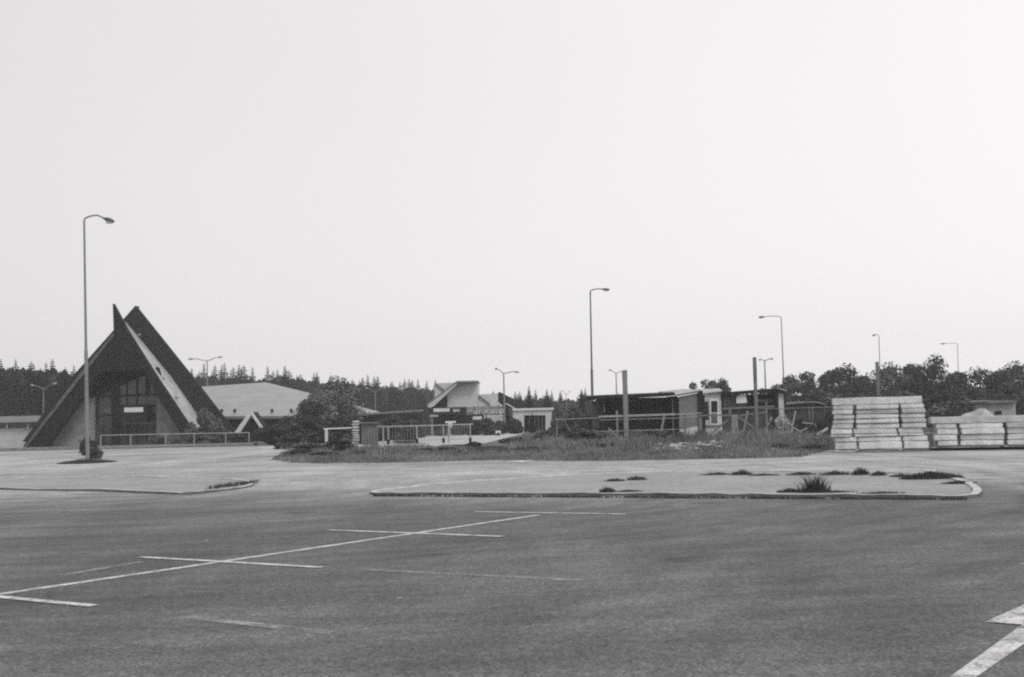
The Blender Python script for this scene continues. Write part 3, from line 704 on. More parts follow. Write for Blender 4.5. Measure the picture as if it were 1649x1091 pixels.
eb = empty('entrance_building', (X(858, 112), 112, 0), 'small white flat-roofed building with a wide dark opening', 'building')
MB().prism([(826, 661), (889, 659), (889, 664), (886, 701), (878.5, 701), (878.5, 669), (844, 669), (844, 701), (833, 701), (833, 688), (826, 676)], 112, .3).part('front_wall', M['whitewall'], eb)
MB().pbox(825, 657.6, 891.5, 661, 111.8, 5).part('roof', M['white'], eb)
MB().pbox(834, 662, 886, 701, 114, .2, 0).part('back_wall', M['dark'], eb)
for px in (852, 861, 867, 873): MB().pbox(px, 669, px + .9, 701, 112.2, .1).part('window_bar', M['greywall'], eb)

# ------------------------------------------------------------------ kiosks
k1 = empty('dark_kiosk', (X(1030, 73), 73, 0), 'large black open-fronted kiosk with a flat overhanging roof', 'kiosk')
DK = 72.0
MB().prism([(946, 638.5), (966, 637.5), (1086, 632.5), (1087, 637), (967, 643), (947, 645.5)], DK - .5, 4.0).part('roof', M['dark'], k1)
MB().prism([(948, 637.2), (1086, 631.2), (1086, 632.7), (948, 638.7)], DK - .45, 3.9).part('roof_sheet', M['concrete'], k1)
MB().box(X(968, DK), X(974, DK), DK, DK + 3.2, 0, Z(970, 643, DK)).part('left_wall', M['dark'], k1)
MB().box(X(1085, DK), X(1092.5, DK), DK, DK + 3.2, 0, Z(1088, 638, DK)).part('right_wall', M['dark'], k1)
MB().box(X(974, DK), X(1085, DK), DK + 3.0, DK + 3.15, 0, Z(1030, 640, DK)).part('back_wall', M['brown'], k1)
MB().box(X(974, DK), X(1085, DK), DK + .1, DK + .2, 0, Z(1030, 692, DK)).part('counter_front', M['dark'], k1)
for a, b, c, d2 in ((1083, 642, 1084.5, 710), (972, 642, 973.3, 664)): MB().pbox(a, b, c, d2, DK - .08, .09).part('corner_batten', M['wood'], k1)
MB().beam(at(1012, 647, DK + .5), at(1034, 643, DK + .5), .06).part('cross_batten', M['wood'], k1)
MB().pbox(953, 646, 965, 690, DK + 1.2, .1).part('side_panel', M['greywall'], k1)

k2 = empty('grey_kiosk', (X(1110, 73), 73, 0), 'kiosk with plain grey panel above a white base and white fascia', 'kiosk')
MB().prism([(1093.5, 639), (1123.8, 633), (1124, 686), (1094, 691.5)], DK - .4, .2).part('panel', M['greywall'], k2)
MB().prism([(1094.5, 692), (1124, 686.5), (1124.5, 712), (1094.5, 712.5)], DK - .42, .2).part('base_panel', M['oldwhite'], k2)
MB().prism([(1091, 635.5), (1131, 628), (1131, 632), (1091, 640.5)], DK - .5, .15).part('fascia', M['white'], k2)
MB().slab([at(1060, 631, DK + 2), at(1089, 636, DK - .5), at(1131, 629, DK - .5), at(1100, 626.5, DK + 2.5)], (0, 0, -.06)).part('roof', M['sheet'], k2)
MB().box(X(1094, DK), X(1124, DK), DK - .2, DK + 2.8, 0, Z(1110, 640, DK)).part('body', M['brown'], k2)
MB().pbox(1124.6, 630.5, 1133, 708, DK - .5, .5, 0).part('corner_post', M['dark'], k2)

k3 = empty('white_kiosk', (X(1148, 73), 73, 0), 'narrow white kiosk with a tall framed window', 'kiosk')
MB().prism([(1134.6, 636), (1160.5, 632.5), (1163.8, 705), (1137, 706)], DK - .3, .2).part('wall', M['oldwhite'], k3)
w_ = MB().pbox(1143, 643.5, 1157.5, 684.5, DK - .36, .07).part('window_frame', M['white'], k3)
MB().pbox(1145.5, 646, 1155.3, 664, DK - .385, .03).part('upper_pane', M['dark'], w_)
MB().pbox(1145.5, 666, 1155.3, 682, DK - .385, .03).part('lower_pane', M['curtain'], w_)
MB().pbox(1136, 647, 1141, 676, DK - .33, .04).part('side_pane', M['dark'], k3)
MB().pbox(1138, 684.5, 1160, 686.5, DK - .42, .12).part('sill', M['greywall'], k3)
MB().slab([at(1131, 632.5, DK - .5), at(1163, 629, DK - .5), at(1158, 625.5, DK + 2.4), at(1128, 627, DK + 2.4)], (0, 0, -.07)).part('roof', M['sheet'], k3)
MB().box(X(1136, DK), X(1163, DK), DK - .08, DK + 2.6, 0, Z(1150, 637, DK)).part('body', M['brown'], k3)

k4 = empty('counter_kiosk', (X(1205, 73), 73, 0), 'long dark kiosk with open serving hatch and pale counter strip', 'kiosk')
MB().prism([(1161, 632.5), (1249, 625.5), (1266, 630), (1266, 634), (1248, 631), (1162, 637.5)], DK - .5, 3.4).part('roof', M['dark'], k4)
MB().slab([at(1250, 625, DK - .5), at(1267, 629, DK - .5), at(1260, 627, DK + 2.5), at(1240, 623.5, DK + 2.5)], (0, 0, -.05)).part('roof_sheet', M['sheet'], k4)
MB().prism([(1164, 660), (1250, 656), (1251, 703), (1166, 706)], DK - .2, .15).part('lower_wall', M['brown'], k4)
MB().prism([(1164, 657), (1250, 653), (1250, 656), (1164, 660)], DK - .4, .4).part('counter', M['wood'], k4)
MB().pbox(1163, 636, 1249, 705, DK + 2.2, .1, 0).part('back_wall', M['brown'], k4)
MB().pbox(1164, 638, 1186, 656, DK + .2, .05).part('hatch_panel', M['greywall'], k4)
MB().prism([(1186, 641), (1188, 637), (1201, 636), (1203, 649), (1186, 650)], DK - .32, .05).part('white_board', M['white'], k4)
MB().pbox(1187, 650.5, 1203, 655.5, DK + .12, .05).part('inner_shelf', M['greywall'], k4)
MB().pbox(1220, 643, 1247, 648.5, DK + .5, .05).part('inner_panel', M['midwall'], k4)
MB().pbox(1204, 636, 1207, 658, DK - .1, .15).part('hatch_post', M['dark'], k4)
MB().pbox(1249, 626.5, 1252.5, 705, DK - .5, .25, 0).part('corner_post', M['dark'], k4)
MB().prism([(1253, 633), (1262.5, 632), (1263.5, 676), (1255, 676)], DK - .3, .1).part('end_panel', M['oldwhite'], k4)
MB().pbox(1263.5, 631, 1266.3, 690, DK - .35, .3, 0).part('end_post', M['dark'], k4)
MB().box(X(1251, DK), X(1264, DK), DK - .15, DK + 2.3, 0, Z(1257, 634, DK)).part('end_wall', M['brown'], k4)

k5 = empty('low_shed', (X(1295, 80), 80, 0), 'low brown shed between the kiosks and the tall block stack', 'shed')
MB().prism([(1264, 651), (1300, 648.5), (1318, 648.5), (1329, 652), (1329, 712), (1264, 712)], 80, 3.5).part('wall', M['brown'], k5)
MB().prism([(1262, 650), (1300, 646.5), (1318, 647), (1331, 651), (1331, 653), (1317, 649.5), (1300, 649), (1262, 652.5)], 79.6, 4.2).part('roof', M['greywall'], k5)
for px in (1303, 1308): MB().pbox(px, 650, px + 2.2, 711, 79.9, .12, 0).part('batten', M['wood'], k5)

k6 = empty('little_shed', (X(1615, 66), 66, 0), 'little grey shed behind the right block stack', 'shed')
MB().pbox(1593, 648, 1636, 690, 66, 2.0, 0).part('wall', M['roofpale'], k6)
MB().prism([(1588, 647), (1595, 644.5), (1637, 645), (1638, 648.5), (1589, 649.5)], 65.7, 2.6).part('roof', M['wood'], k6)
MB().pbox(1602, 662, 1613, 668, 65.97, .05).part('vent', M['dark'], k6)
MB().blob((X(1572, 62), 62, .1), (.85, 1.2, Z(1578, 661, 62) - .1), .2, sub=3).top('sand_heap', M['road'], 'pale heap of sand left of the little grey shed', 'sand heap')

# ------------------------------------------------------------------ lamps
def lamp_single(name, px, d, ytop, tipx, ytip, label, m='steel', rb=.09):
    b = Vector((X(px[1], d, px[2]), d, max(0, 0))); t = at(px[0], ytop + 12 * 58 / d * .6, d); t.x = b.x + (t.x - b.x)
    tip = at(tipx, ytip, d - .3); tp = Vector((t.x, d, at(px[0], ytop, d).z))
    o = empty(name, b, label, 'street lamp', 'tall single-arm street lamps')
    h = tp.z
    MB().tube([b, lin(b, t, .45), lin(b, t, .46)], [rb, rb * .95, rb * .7], 10).part('lower_pole', M[m], o)
    dr = 1 if tip.x > t.x else -1
    MB().tube([lin(b, t, .455), t], [rb * .7, rb * .5], 8).part('upper_pole', M[m], o)
    r = min(.9, abs(tip.x - t.x) * .5); pts = [t]
    for k in range(1, 7):
        a = math.pi / 2 * k / 6; pts.append(Vector((t.x + dr * r * (1 - math.cos(a)), d - .1 * k / 6, t.z + (h - t.z) * math.sin(a))))
    e = lin(pts[-1], tip, .6) ; pts.append(e)
    MB().tube(pts, rb * .42, 7).part('arm', M[m], o)
    v = (tip - e); ln = max(.55, v.length); v.normalize(); hd = MB(); hd.tube([e - v * .1, e + v * ln * .25, e + v * ln * .6, e + v * ln], [.05, .13, .12, .04], 8)
    for q in hd.v: q.z = e.z + (q.z - e.z) * .75
    hp = hd.part('lamp_head', M['steeld'], o)
    MB().blob(e + v * ln * .5 + Vector((0, 0, -.08)), (.2, .1, .06), 0).part('lens', M['lens'], hp)
    return o
lamp_single('street_lamp', (135.5, 141, 745), 58, 348, 177, 356, 'tallest street lamp, left, in front of the pointed building')
lamp_single('street_lamp', (950.5, 955, 700), 97, 466, 976, 466.5, 'tall street lamp with short right arm above the dark kiosk', 'steeld', .1)
lamp_single('street_lamp', (1258, 1265, 690), 129, 509, 1221, 511.5, 'tall street lamp with long left arm behind the counter kiosk')
lamp_single('street_lamp', (1415.5, 1419, 690), 168, 539, 1408, 540, 'distant thin street lamp above the tall block stack')
lamp_single('street_lamp', (1542, 1546, 690), 194, 553, 1514, 554, 'farthest street lamp at right, above the long block stack')
def lamp_double(px, d, ytop, pl, pr_, label, m='steel'):
    zt = at(px, ytop + 5, d).z; x = X(px + 1, d); b = Vector((x, d, 0)); o = empty('twin_lamp', b, label, 'street lamp', 'twin-headed lamps of the camp')
    MB().tube([b, (x, d, zt * .5), (x, d, zt)], [.085, .07, .05], 8).part('pole', M[m], o)
    for q, yy in (pl, pr_):
        e = at(q, yy, d); j = Vector((x, d, zt)); k = lin(j, e, .55); k.z = max(k.z, (j.z + e.z) / 2 + .12)
        MB().tube([j, k, lin(k, e, .4)], [.04, .035, .03], 6).part('arm', M[m], o)
        v = (e - k).normalized(); c = lin(k, e, .35)
        hd = MB().tube([c, lin(c, e, .4), e], [.05, .11, .05], 7)
        hd.part('lamp_head', M['rail'], o)
lamp_double(812, 112, 597, (797, 593.5), (836, 600), 'nearest twin-headed lamp beside the white house and its letters')
lamp_double(993.5, 128, 597, (980, 596), (1009, 597), 'twin-headed lamp left of the tall concrete post')
lamp_double(1234, 110, 577, (1222, 580), (1245, 578.5), 'twin-headed lamp right behind the tall wooden post')
lamp_double(333.5, 122, 577, (303, 578.5), (358, 575), 'twin-headed lamp above the pale hipped roof')
lamp_double(69, 128, 622, (49, 620.5), (92, 617), 'twin-headed lamp before the dark forest at far left')
lamp_double(604, 160, 627, (588, 625), (622, 624), 'twin-headed lamp before the forest above the stone pier')
lamp_double(912, 215, 631, (905, 629), (919, 630), 'tiny far twin-headed lamp left of the dark kiosk')

# ------------------------------------------------------------------ posts and fences
def post(name, x0, y0, x1, d, label, m, cat='post', taper=1.0):
    x = (X(x0, d) + X(x1, d)) / 2; w = abs(X(x1, d) - X(x0, d)); z0 = max(0, bh(Vector((x, d, 0)))) - .03; zt = at((x0 + x1) / 2, y0, d).z
    k = MB(); n = 6
    V = []
    for i in range(n + 1):
        t = i / n; ww = w / 2 * (1 + rnd.uniform(-.06, .06)) * (1 + (taper - 1) * t); z = z0 + (zt - z0) * t
        V += [(x - ww, d - ww, z), (x + ww, d - ww, z), (x + ww, d + ww, z), (x - ww, d + ww, z)]
    k.add(V, [(0, 3, 2, 1), tuple(range(4 * n, 4 * n + 4))] + [(i * 4 + j, i * 4 + (j + 1) % 4, i * 4 + (j + 1) % 4 + 4, i * 4 + j + 4) for i in range(n) for j in range(4)])
    return k.top(name, M[m], label, cat, bevel=.01)
post('concrete_post', 1004.6, 597, 1012.2, 60, 'tall thick grey concrete post in front of the dark kiosk', 'concrete')
post('wooden_post', 1216.2, 575.5, 1221.4, 54, 'tallest dark wooden post, in front of the counter kiosk', 'wood')
post('stub_post', 1414.2, 583, 1418.8, 100, 'thick pole end poking out of the trees on the right', 'wood')
post('short_post', 992.6, 661.5, 995.8, 60.5, 'short pale post left of the tall concrete post', 'rail')
post('concrete_stub', 1177.6, 668, 1188, 60.8, 'short fat concrete stub in the middle of the wooden gate', 'concrete')

rl = empty('camp_railing', (X(680, 60), 60, 0), 'thin pale metal railing with upright bars right of the wooden gate', 'railing')
DR = 60.0
MB().tube([at(609, 687.8, DR), at(720, 685, DR), at(762, 683.6, DR)], .03, 6).part('top_rail', M['rail'], rl)
for px, tt in ((617, 0), (625, 1), (671, 1), (713.8, 1), (722, 0), (757, 1)):
    x = X(px, DR); z0 = .34; y = 687.8 - (px - 609) * .027
    MB().tube([(x, DR, z0), (x, DR, at(px, y, DR).z)], .032, 6).part('post', M['rail'], rl)
    if tt: MB().box(x - .06, x + .06, DR - .06, DR + .06, z0, z0 + .22).part('post_foot', M['dark'], rl)
bars = MB(); x = X(627, DR)
while x < X(756, DR):
    px = 627 + (x - X(627, DR)) / (X(756, DR) - X(627, DR)) * 129; zt = at(px, 687.6 - (px - 609) * .027, DR).z
    bars.tube([(x, DR, zt - .82), (x, DR, zt)], .006, 4); x += .14
bars.tube([at(612, 711, DR), at(760, 707, DR)], .012, 5)
bars.part('infill_bars', M['rail'], rl)
# path slab edge below railing
MB().add([at(612, 722, 57), at(684, 722.5, 57), at(758, 719, 57), at(764, 713.5, 60.6), at(682, 715, 60.6), at(612, 717, 60.6)] + [at(612, 728, 57.3), at(684, 729, 57.3), at(758, 723, 57.3), at(762, 722, 60), at(682, 724, 60), at(612, 725, 60)], [(0, 1, 2, 3, 4, 5)] + [(i, (i + 1) % 6, (i + 1) % 6 + 6, i + 6) for i in range(6)]).top('footpath_slab', M['road'], kind='structure')

sr = empty('short_railing', (X(543, 59), 59, 0), 'short white railing piece left of the stone pier', 'railing')
MB().tube([at(521, 691.5, 59), at(566, 689.5, 59)], .035, 6).part('top_rail', M['white'], sr)
x = X(525.5, 59); MB().box(x - .06, x + .06, 58.95, 59.05, bh(Vector((x, 59, 0))), at(525, 691.5, 59).z).part('post', M['white'], sr)

# stone pier, base wall and gate
sp_ = empty('stone_pier', (X(572, 57.5), 57.5, 0), 'rough pale stone pier with a low stone base', 'pier')
z0 = bh(Vector((X(572, 57.5), 57.5, 0))) - .3; zt = at(572, 681, 57.5).z; x0, x1 = X(566, 57.5), X(578.5, 57.5)
z = z0 + .25; row = 0
pm = MB(); pm.box(x0 + .05, x1 - .05, 57.5, 57.85, z0, zt - .03)
pm.part('core', M['concrete'], sp_)
m1 = MB()
while z < zt:
    hh = rnd.uniform(.09, .14); m1.blob(((x0 + x1) / 2 + rnd.uniform(-.03, .03), 57.62, z + hh / 2), ((x1 - x0) / 2 * rnd.uniform(.95, 1.12), .26, hh * .56), .12); z += hh
m1.part('stone_courses', M['stone'], sp_)
m2 = MB()
for i in range(46):
    px = rnd.uniform(574, 619); m2.blob(at(px, rnd.uniform(719 + (px < 580) * 5, 733 + (px - 578) * .08), 56.9 + rnd.uniform(-.15, .3)), (rnd.uniform(.09, .16), .13, rnd.uniform(.06, .1)), .15)
m2.part('base_stones', M['stone'], sp_)
gt = empty('wooden_gate', (X(594, 57.6), 57.6, 0), 'narrow vertical-board gate between dark posts beside the stone pier', 'gate')
MB().pbox(579.5, 681.5, 581.3, 720, 57.5, .08).part('gate_post', M['darkwood'], gt)
MB().pbox(606, 681, 608.6, 719, 57.5, .08).part('gate_post', M['wood'], gt)
MB().pbox(579, 680, 609, 682.2, 57.42, .1).part('head_rail', M['wood'], gt)
for k in range(5): MB().pbox(582 + k * 4.8, 683.5, 586.2 + k * 4.8, 717 + (k % 2), 57.56, .03).part('board', M['wood'], gt)
MB().pbox(581.5, 684, 606, 717, 57.6, .02).part('backing', M['darkwood'], gt)

# entrance railing before the pointed building
er = empty('entrance_railing', (X(280, 82), 82, 0), 'long low metal railing in front of the pointed building entrance', 'railing')
P0, P1 = at(162, 701.5, 81.5), at(402, 697.0, 82.2)
MB().tube([P0, P1], .028, 6).part('top_rail', M['rail'], er)
MB().tube([P0 - Vector((0, 0, .75)), P1 - Vector((0, 0, .72))], .02, 6).part('lower_rail', M['rail'], er)
for px in (162, 210, 266, 312, 363, 401):
    t = (px - 162) / 240; q = lin(P0, P1, t); MB().tube([(q.x, q.y, 0), q], .035, 6).part('post', M['rail'], er)

# wire / rail fence and gate before the kiosks
DF = 60.0
wf = empty('rail_fence', (X(1000, DF), DF, 0), 'broken fence of thin rails in front of the dark kiosk', 'fence')
for a, b, w in (((895, 676), (966, 673), .03), ((964, 671.3), (1090, 667.3), .09), ((1088, 667.5), (1130, 665.5), .05), ((966, 676.5), (1090, 673.5), .025), ((967, 695), (1092, 691.5), .03), ((1090, 673.5), (1124, 670), .025)):
    MB().beam(at(*a, DF), at(*b, DF), w, .04).part('rail', M['rail'], wf)
MB().beam(at(908, 675, DF), at(919, 697, DF), .045).part('brace', M['wood'], wf)
MB().beam(at(918, 696, DF), at(928, 719, DF), .05).part('brace', M['darkwood'], wf)
for px, y0 in ((896, 674), (1103, 667)):
    x = X(px, DF + .1); MB().tube([(x, DF + .1, bh(Vector((x, DF, 0))) - .05), at(px, y0, DF + .1)], .045, 6).part('post', M['wood'], wf)
g2 = empty('field_gate', (X(1180, 61), 61, 0), 'weathered wooden double gate with diagonal braces before the kiosks', 'gate')
DG = 61
for a, b, c in ((1125.5, 668.5, 1131), (1175, 658, 1178), (1234, 647, 1236.8)):
    x = (X(a, DG) + X(c, DG)) / 2; w = X(c, DG) - X(a, DG); MB().box(x - w / 2, x + w / 2, DG, DG + .1, bh(Vector((x, DG, 0))) - .05, Z(a, b, DG)).part('gate_post', M['wood'], g2)
for a, b, w in (((1129, 669.5), (1176, 669), .07), ((1178, 671.5), (1235, 663.7), .07), ((1136, 706), (1175, 674.5), .08), ((1188, 671), (1217, 691.5), .09), ((1216, 691), (1236, 702.5), .08), ((1178, 697), (1216, 694), .05)):
    MB().beam(at(*a, DG - .06), at(*b, DG - .06), w, .05).part('gate_bar', M['wood'], g2)
for x0, y0, x1, y1, d, lb in ((1225, 706, 1252, 700, 61.5, 'broken board lying between the gate and the brush pile'), (1258, 702, 1250, 676, 61.5, 'leaning board just left of the brush pile'), (1316, 700, 1333, 690, 58, 'loose board between brush pile and tall block stack'), (1240, 712, 1262, 709, 55, 'pale board lying in the grass before the brush pile')):
    MB().beam(at(x0, y0, d), at(x1, y1, d + .3), .11, .04).top('board', M['rail'], lb, 'board')
wr = MB().tube([at(1220, 658.8, 54), at(1280, 657.6, 53), at(1345, 655.8, 50)], .012, 4); wr.top('fence_wire', M['rail'], 'slack wire from the tall wooden post to the block stack', 'wire')

# brush pile, planks
bpile = MB(); rg = random.Random(9)
for i in range(110):
    c = Vector((rg.uniform(X(1256, 62), X(1322, 62)), 62 + rg.uniform(-1, 1), 0)); t = (c.x - X(1256, 62)) / (X(1322, 62) - X(1256, 62)); hh = .9 * math.sin(math.pi * min(1, t + .15)) + .3
    a = rg.uniform(0, 6.28); v = Vector((math.cos(a), math.sin(a) * .6, rg.uniform(-.35, .35))) * rg.uniform(.4, 1.1); c.z = rg.uniform(0.1, hh)
    bpile.tube([c - v, c + v * .2 + Vector((0, 0, rg.uniform(-.1, .1))), c + v], [.025, .035, .012], 5)
bp2 = empty('brush_pile', (X(1290, 62), 62, 0), 'dark heap of branches and scrap before the low brown shed', 'brush pile')
bpile.part('branches', M['bark'], bp2)
lm = MB(); leaves(lm, [(Vector((X(px, 62), 62, z)), (.8, .7, .4)) for px, z in ((1270, .6), (1290, .7), (1305, .55), (1318, .4))], 2600, .07, rg, .2); lm.part('dead_leaves', M['leafd'], bp2, fix=False)
lm = MB(); leaves(lm, [(Vector((X(px, 61), 61, z)), (.35, .3, .45)) for px, z in ((1259, .9), (1266, .7), (1262, .4))], 900, .07, rg, .2); lm.part('pale_scrap', M['road'], bp2, fix=False)
for a, b, lb in (((1274, 698), (1281, 662), 'thin pale stick standing upright in the brush pile'), ((1276, 688), (1292, 697), 'short pale plank lying low on the brush pile'), ((1283, 697), (1300, 690), 'pale plank sloping up at the front of the brush pile'), ((1308, 681), (1328, 698), 'pale plank sloping down right end of the brush pile'), ((1292, 681), (1312, 683), 'plank lying flat over the top of the brush pile')):
    MB().beam(at(*a, 60.6), at(*b, 60.6), .06, .04).top('plank', M['rail'], lb, 'plank')

for x0, y0, x1, y1, d, lb in ((1196, 704, 1204, 662, 71.4, 'plank leaning steeply against the lower wall of the counter kiosk'), (1226, 704, 1243, 672, 71.3, 'plank leaning at a slant under the kiosk serving hatch'), (1062, 710, 1070, 668, 71.3, 'plank leaning inside the opening of the dark kiosk'), (1000, 709, 980, 690, 71.0, 'short plank leaning low on the dark kiosk front')):
    MB().beam(at(x0, y0, d - .5), at(x1, y1, d), .12, .03).top('plank', M['wood'], lb, 'plank')
# rubble
ms = MB(); rg = random.Random(12)
protos = []
for k in range(4):
    q = MB().blob(O0, (1, .8, .6), .25, rg); protos.append(q.mesh('rubble_stone', M['stone']))
for i in range(75):
    px = rg.uniform(1052, 1170) if i < 62 else rg.uniform(985, 1260); d = rg.uniform(45.6, 53); x = X(px, d); z = bh(Vector((x, d, 0))); s_ = rg.uniform(.04, .095) * (1.5 if rg.random() < .12 else 1)
    o = bpy.data.objects.new('rubble_stone', rg.choice(protos)); COL.objects.link(o); o.location = (x, d, z + s_ * .5); o.scale = (s_ * 1.3, s_, s_); o.rotation_euler = (rg.uniform(-.3, .3), rg.uniform(-.3, .3), rg.uniform(0, 6))
    meta(o, 'small pale rubble stone lying in the grass before the kiosks', 'stone', 'rubble stones before the kiosks')
MB().blob(at(1191, 712, 56), (.17, .15, .1), .2).top('boulder', M['white'], 'bright white rounded stone between gate and tall wooden post', 'stone')
MB().blob(at(1015, 722, 50), (.35, .2, .09), .2).top('boulder', M['concrete'], 'flat pale stone in the grass below the tall concrete post', 'stone')

# ------------------------------------------------------------------ block stacks
ordn = ['top', 'second', 'third', 'fourth', 'fifth', 'sixth', 'seventh', 'eighth', 'ninth', 'tenth', 'eleventh', 'twelfth', 'thirteenth', 'fourteenth']
rg = random.Random(14)
TH = R(14)
class Frame:
    def __init__(f, px, d): f.c = Vector((X(px, d), d, 0)); f.a = Vector((math.cos(TH), -math.sin(TH), 0)); f.b = Vector((math.sin(TH), math.cos(TH), 0))
    def u(f, px):
        v = ray(px, 690); k = v.x / v.y; return (f.c.y * k - f.c.x) / (math.cos(TH) + k * math.sin(TH))
    def p(f, u, v, z=0): return f.c + f.a * u + f.b * v + Vector((0, 0, z))
def block(fr, x0, x1, y0, y1, z0, z1, label, grp, name='concrete_block'):
    bm = bmesh.new(); bmesh.ops.create_cube(bm, size=1)
    for v in bm.verts: v.co = Vector(((v.co.x) * (x1 - x0), v.co.y * (y1 - y0), (v.co.z + .5) * (z1 - z0)))
    hz = z1 - z0
    bmesh.ops.bevel(bm, geom=bm.edges[:], offset=min(.024, hz * .25), segments=2, affect='EDGES')
    long_ = [e for e in bm.edges if abs(e.verts[0].co.x - e.verts[1].co.x) > .3 * (x1 - x0)]
    bmesh.ops.subdivide_edges(bm, edges=long_, cuts=7)
    sd = rg.uniform(0, 50)
    for v in bm.verts:
        v.co.y += .014 * math.sin(v.co.x * 5 + sd); v.co.z += .008 * math.sin(v.co.x * 3.3 + sd * 2) * (v.co.z > hz * .2); v.co.x += .012 * math.sin(v.co.z * 30 + sd)
    me = bpy.data.meshes.new(name); bm.to_mesh(me); bm.free(); me.materials.append(M['slab'])
    o = bpy.data.objects.new(name, me); COL.objects.link(o); o.location = fr.p((x0 + x1) / 2, (y0 + y1) / 2, z0); o.rotation_euler = (0, rg.uniform(-.002, .002), -TH + rg.uniform(-.01, .01))
    meta(o, label, 'concrete block', grp)
DS = 45.0; kpx = DS / F
# tall stack: rows (top y, bottom y) at the left end, in photo pixels, with x offset
F1 = Frame(1341, 45.0); F2 = Frame(1499, 44.6)
rows = [(640.5, 651.5, 0), (652.5, 659, 1), (660, 667, 1), (668, 674.5, 1.5), (675.5, 682, 1), (683, 690, 0), (691, 698.5, -3.5), (699.5, 703, -3.5), (704, 711, 3), (712, 722.5, 3.5), (725.5, 734.5, 1.5)]
def zz_(y, px): return max(0.0, at(px, y, DS).z)
for i, (a, b, dx) in enumerate(rows):
    z1 = Z(1345, a + 1, DS); z0 = Z(1345, b + .9, DS) if i < len(rows) - 1 else 0.0
    if i < len(rows) - 1:
        z0 = Z(1345, rows[i + 1][0] + 1, DS) + rg.choice([.008, .014, .024])
    else: z0 = .02
    if i == 9: z0 += .03
    xs = [(1340.5, 1486)] if i == 0 else [(1341, 1373.5), (1378.5, 1446.5), (1451, 1489)]
    if i == len(rows) - 1: xs = [(1341, 1373), (1380, 1445), (1452, 1484)]
    for j, (p, q) in enumerate(xs):
        jit = rg.uniform(-1.2, 1.2) + dx
        col_ = ['left', 'middle', 'right'][j]
        lab = 'long capping slab lying across the very top of the tall block stack' if i == 0 else f'pale {col_} block in the {ordn[i]} layer down of the tall stack'
        block(F1, F1.u(p + jit), F1.u(q + jit + i * .25), rg.uniform(-.06, .06), 1.15, z0, z1, lab, 'concrete blocks of the tall stack')
rows2 = [(673, 683, 0), (684, 691.5, 9), (692, 700, 9), (701.5, 709.5, 5), (711, 719, 10), (721, 728.5, 0)]
segs = [(1499, 1541), (1546.5, 1616), (1622, 1690), (1696, 1765)]
ordr = ['leftmost', 'second', 'third', 'rightmost']
for i, (a, b, dx) in enumerate(rows2):
    z1 = Z(1510, a - 1.0, DS); z0 = (Z(1510, rows2[i + 1][0] - 1.0, DS) + rg.choice([.008, .014, .024])) if i < 5 else .11
    if i == 4: z0 += .03
    ss = [(1499, 1765)] if i == 0 else segs
    for j, (p, q) in enumerate(ss):
        jit = rg.uniform(-1, 1) + (-6 if i == 5 and j else 0)
        pp = p + (dx if j == 0 else 0)
        lab = 'long capping slab lying across the top of the low wide block stack' if i == 0 else f'{ordr[j]} pale block in the {ordn[i]} layer down of the low wide stack'
        block(F2, F2.u(pp + jit), F2.u(q + jit), rg.uniform(-.06, .06), 1.15, z0, z1, lab, 'concrete blocks of the low wide stack')
for y_, lb in ((.2, 'front'), (.85, 'rear')):
    MB().beam(F2.p(F2.u(1505), y_, .054), F2.p(F2.u(1762), y_, .054), .12, .106).top('timber_bearer', M['darkwood'], f'dark timber bearer under the low wide block stack, {lb} one', 'timber')
block(F1, F1.u(1486), F1.u(1507), 1.3, 2.1, 0, Z(1495, 697, 46.0), 'odd block standing in the gap between the two stacks', 'concrete blocks lying apart')
MB().beam(F1.p(F1.u(1376), -.06, .017), F1.p(F1.u(1495), -.06, .017), .09, .034).top('timber_strip', M['wood'], 'thin pale board on the ground under the tall block stack', 'board')

# ------------------------------------------------------------------ weeds
def weed(p, w, h, n, seed, label, m='grassd', leafy=False, st=False):
    rg = random.Random(seed); k = MB()
    for _ in range(n):
        q = Vector((p.x + (rg.random() + rg.random() - 1) * w * .55, p.y + (rg.random() + rg.random() - 1) * w * .2, p.z)); hh = h * (.15 + .95 * rg.random() ** 1.6) * max(.25, 1 - abs(q.x - p.x) / w)
        blades(k, q, hh, .016 if not leafy else .014, rg, .6 if not leafy else .9)
    if st: k.top('ground_weeds', M[m], label, kind='stuff', fix=False, origin=p)
    else: k.top('weed_tuft', M[m], label, 'weeds', 'weed tufts on the traffic island', fix=False, origin=p)
IZ = .03
for i, (px, py, wpx, hpx, lb) in enumerate((
    (990, 775, 30, 5, 'low weed tuft on the island back edge, left of the taller one'), (1025, 773, 30, 7, 'weed tuft on the worn middle of the island'),
    (978, 793, 20, 8, 'dark weed tuft near the front kerb, left part of the island'), (1012, 792, 34, 3, 'thin line of weeds behind the front kerb beside a dark tuft'),
    (1155, 765, 50, 5, 'first weed tuft from the left along the island back kerb'), (1195, 765, 34, 10, 'second weed tuft from the left along the back kerb, with a tall stalk'),
    (1230, 766, 50, 4, 'third weed tuft from the left along the island back kerb'), (1290, 765, 46, 6, 'fourth weed tuft from the left along the island back kerb'),
    (1345, 765, 50, 8, 'fifth weed tuft from the left along the island back kerb'), (1386, 765, 26, 13, 'tall thin weed tuft on the back kerb, sixth from the left'),
    (1415, 766, 24, 8, 'seventh weed tuft from the left along the island back kerb'), (1450, 768, 30, 5, 'low weeds just left of the widest dark clump'),
    (1272, 793, 30, 6, 'dark low tuft behind the front kerb left of the feathery weed'), (1345, 793, 50, 3, 'thin weeds behind the front kerb right of the feathery weed'),
    (1420, 795, 60, 3, 'thin weeds behind the front kerb toward the island right end'))):
    weed(G(px, py, IZ), wpx / F * 32 * 1.0, hpx / F * 32 * 1.0, 460, 100 + i, lb, st=hpx <= 7)
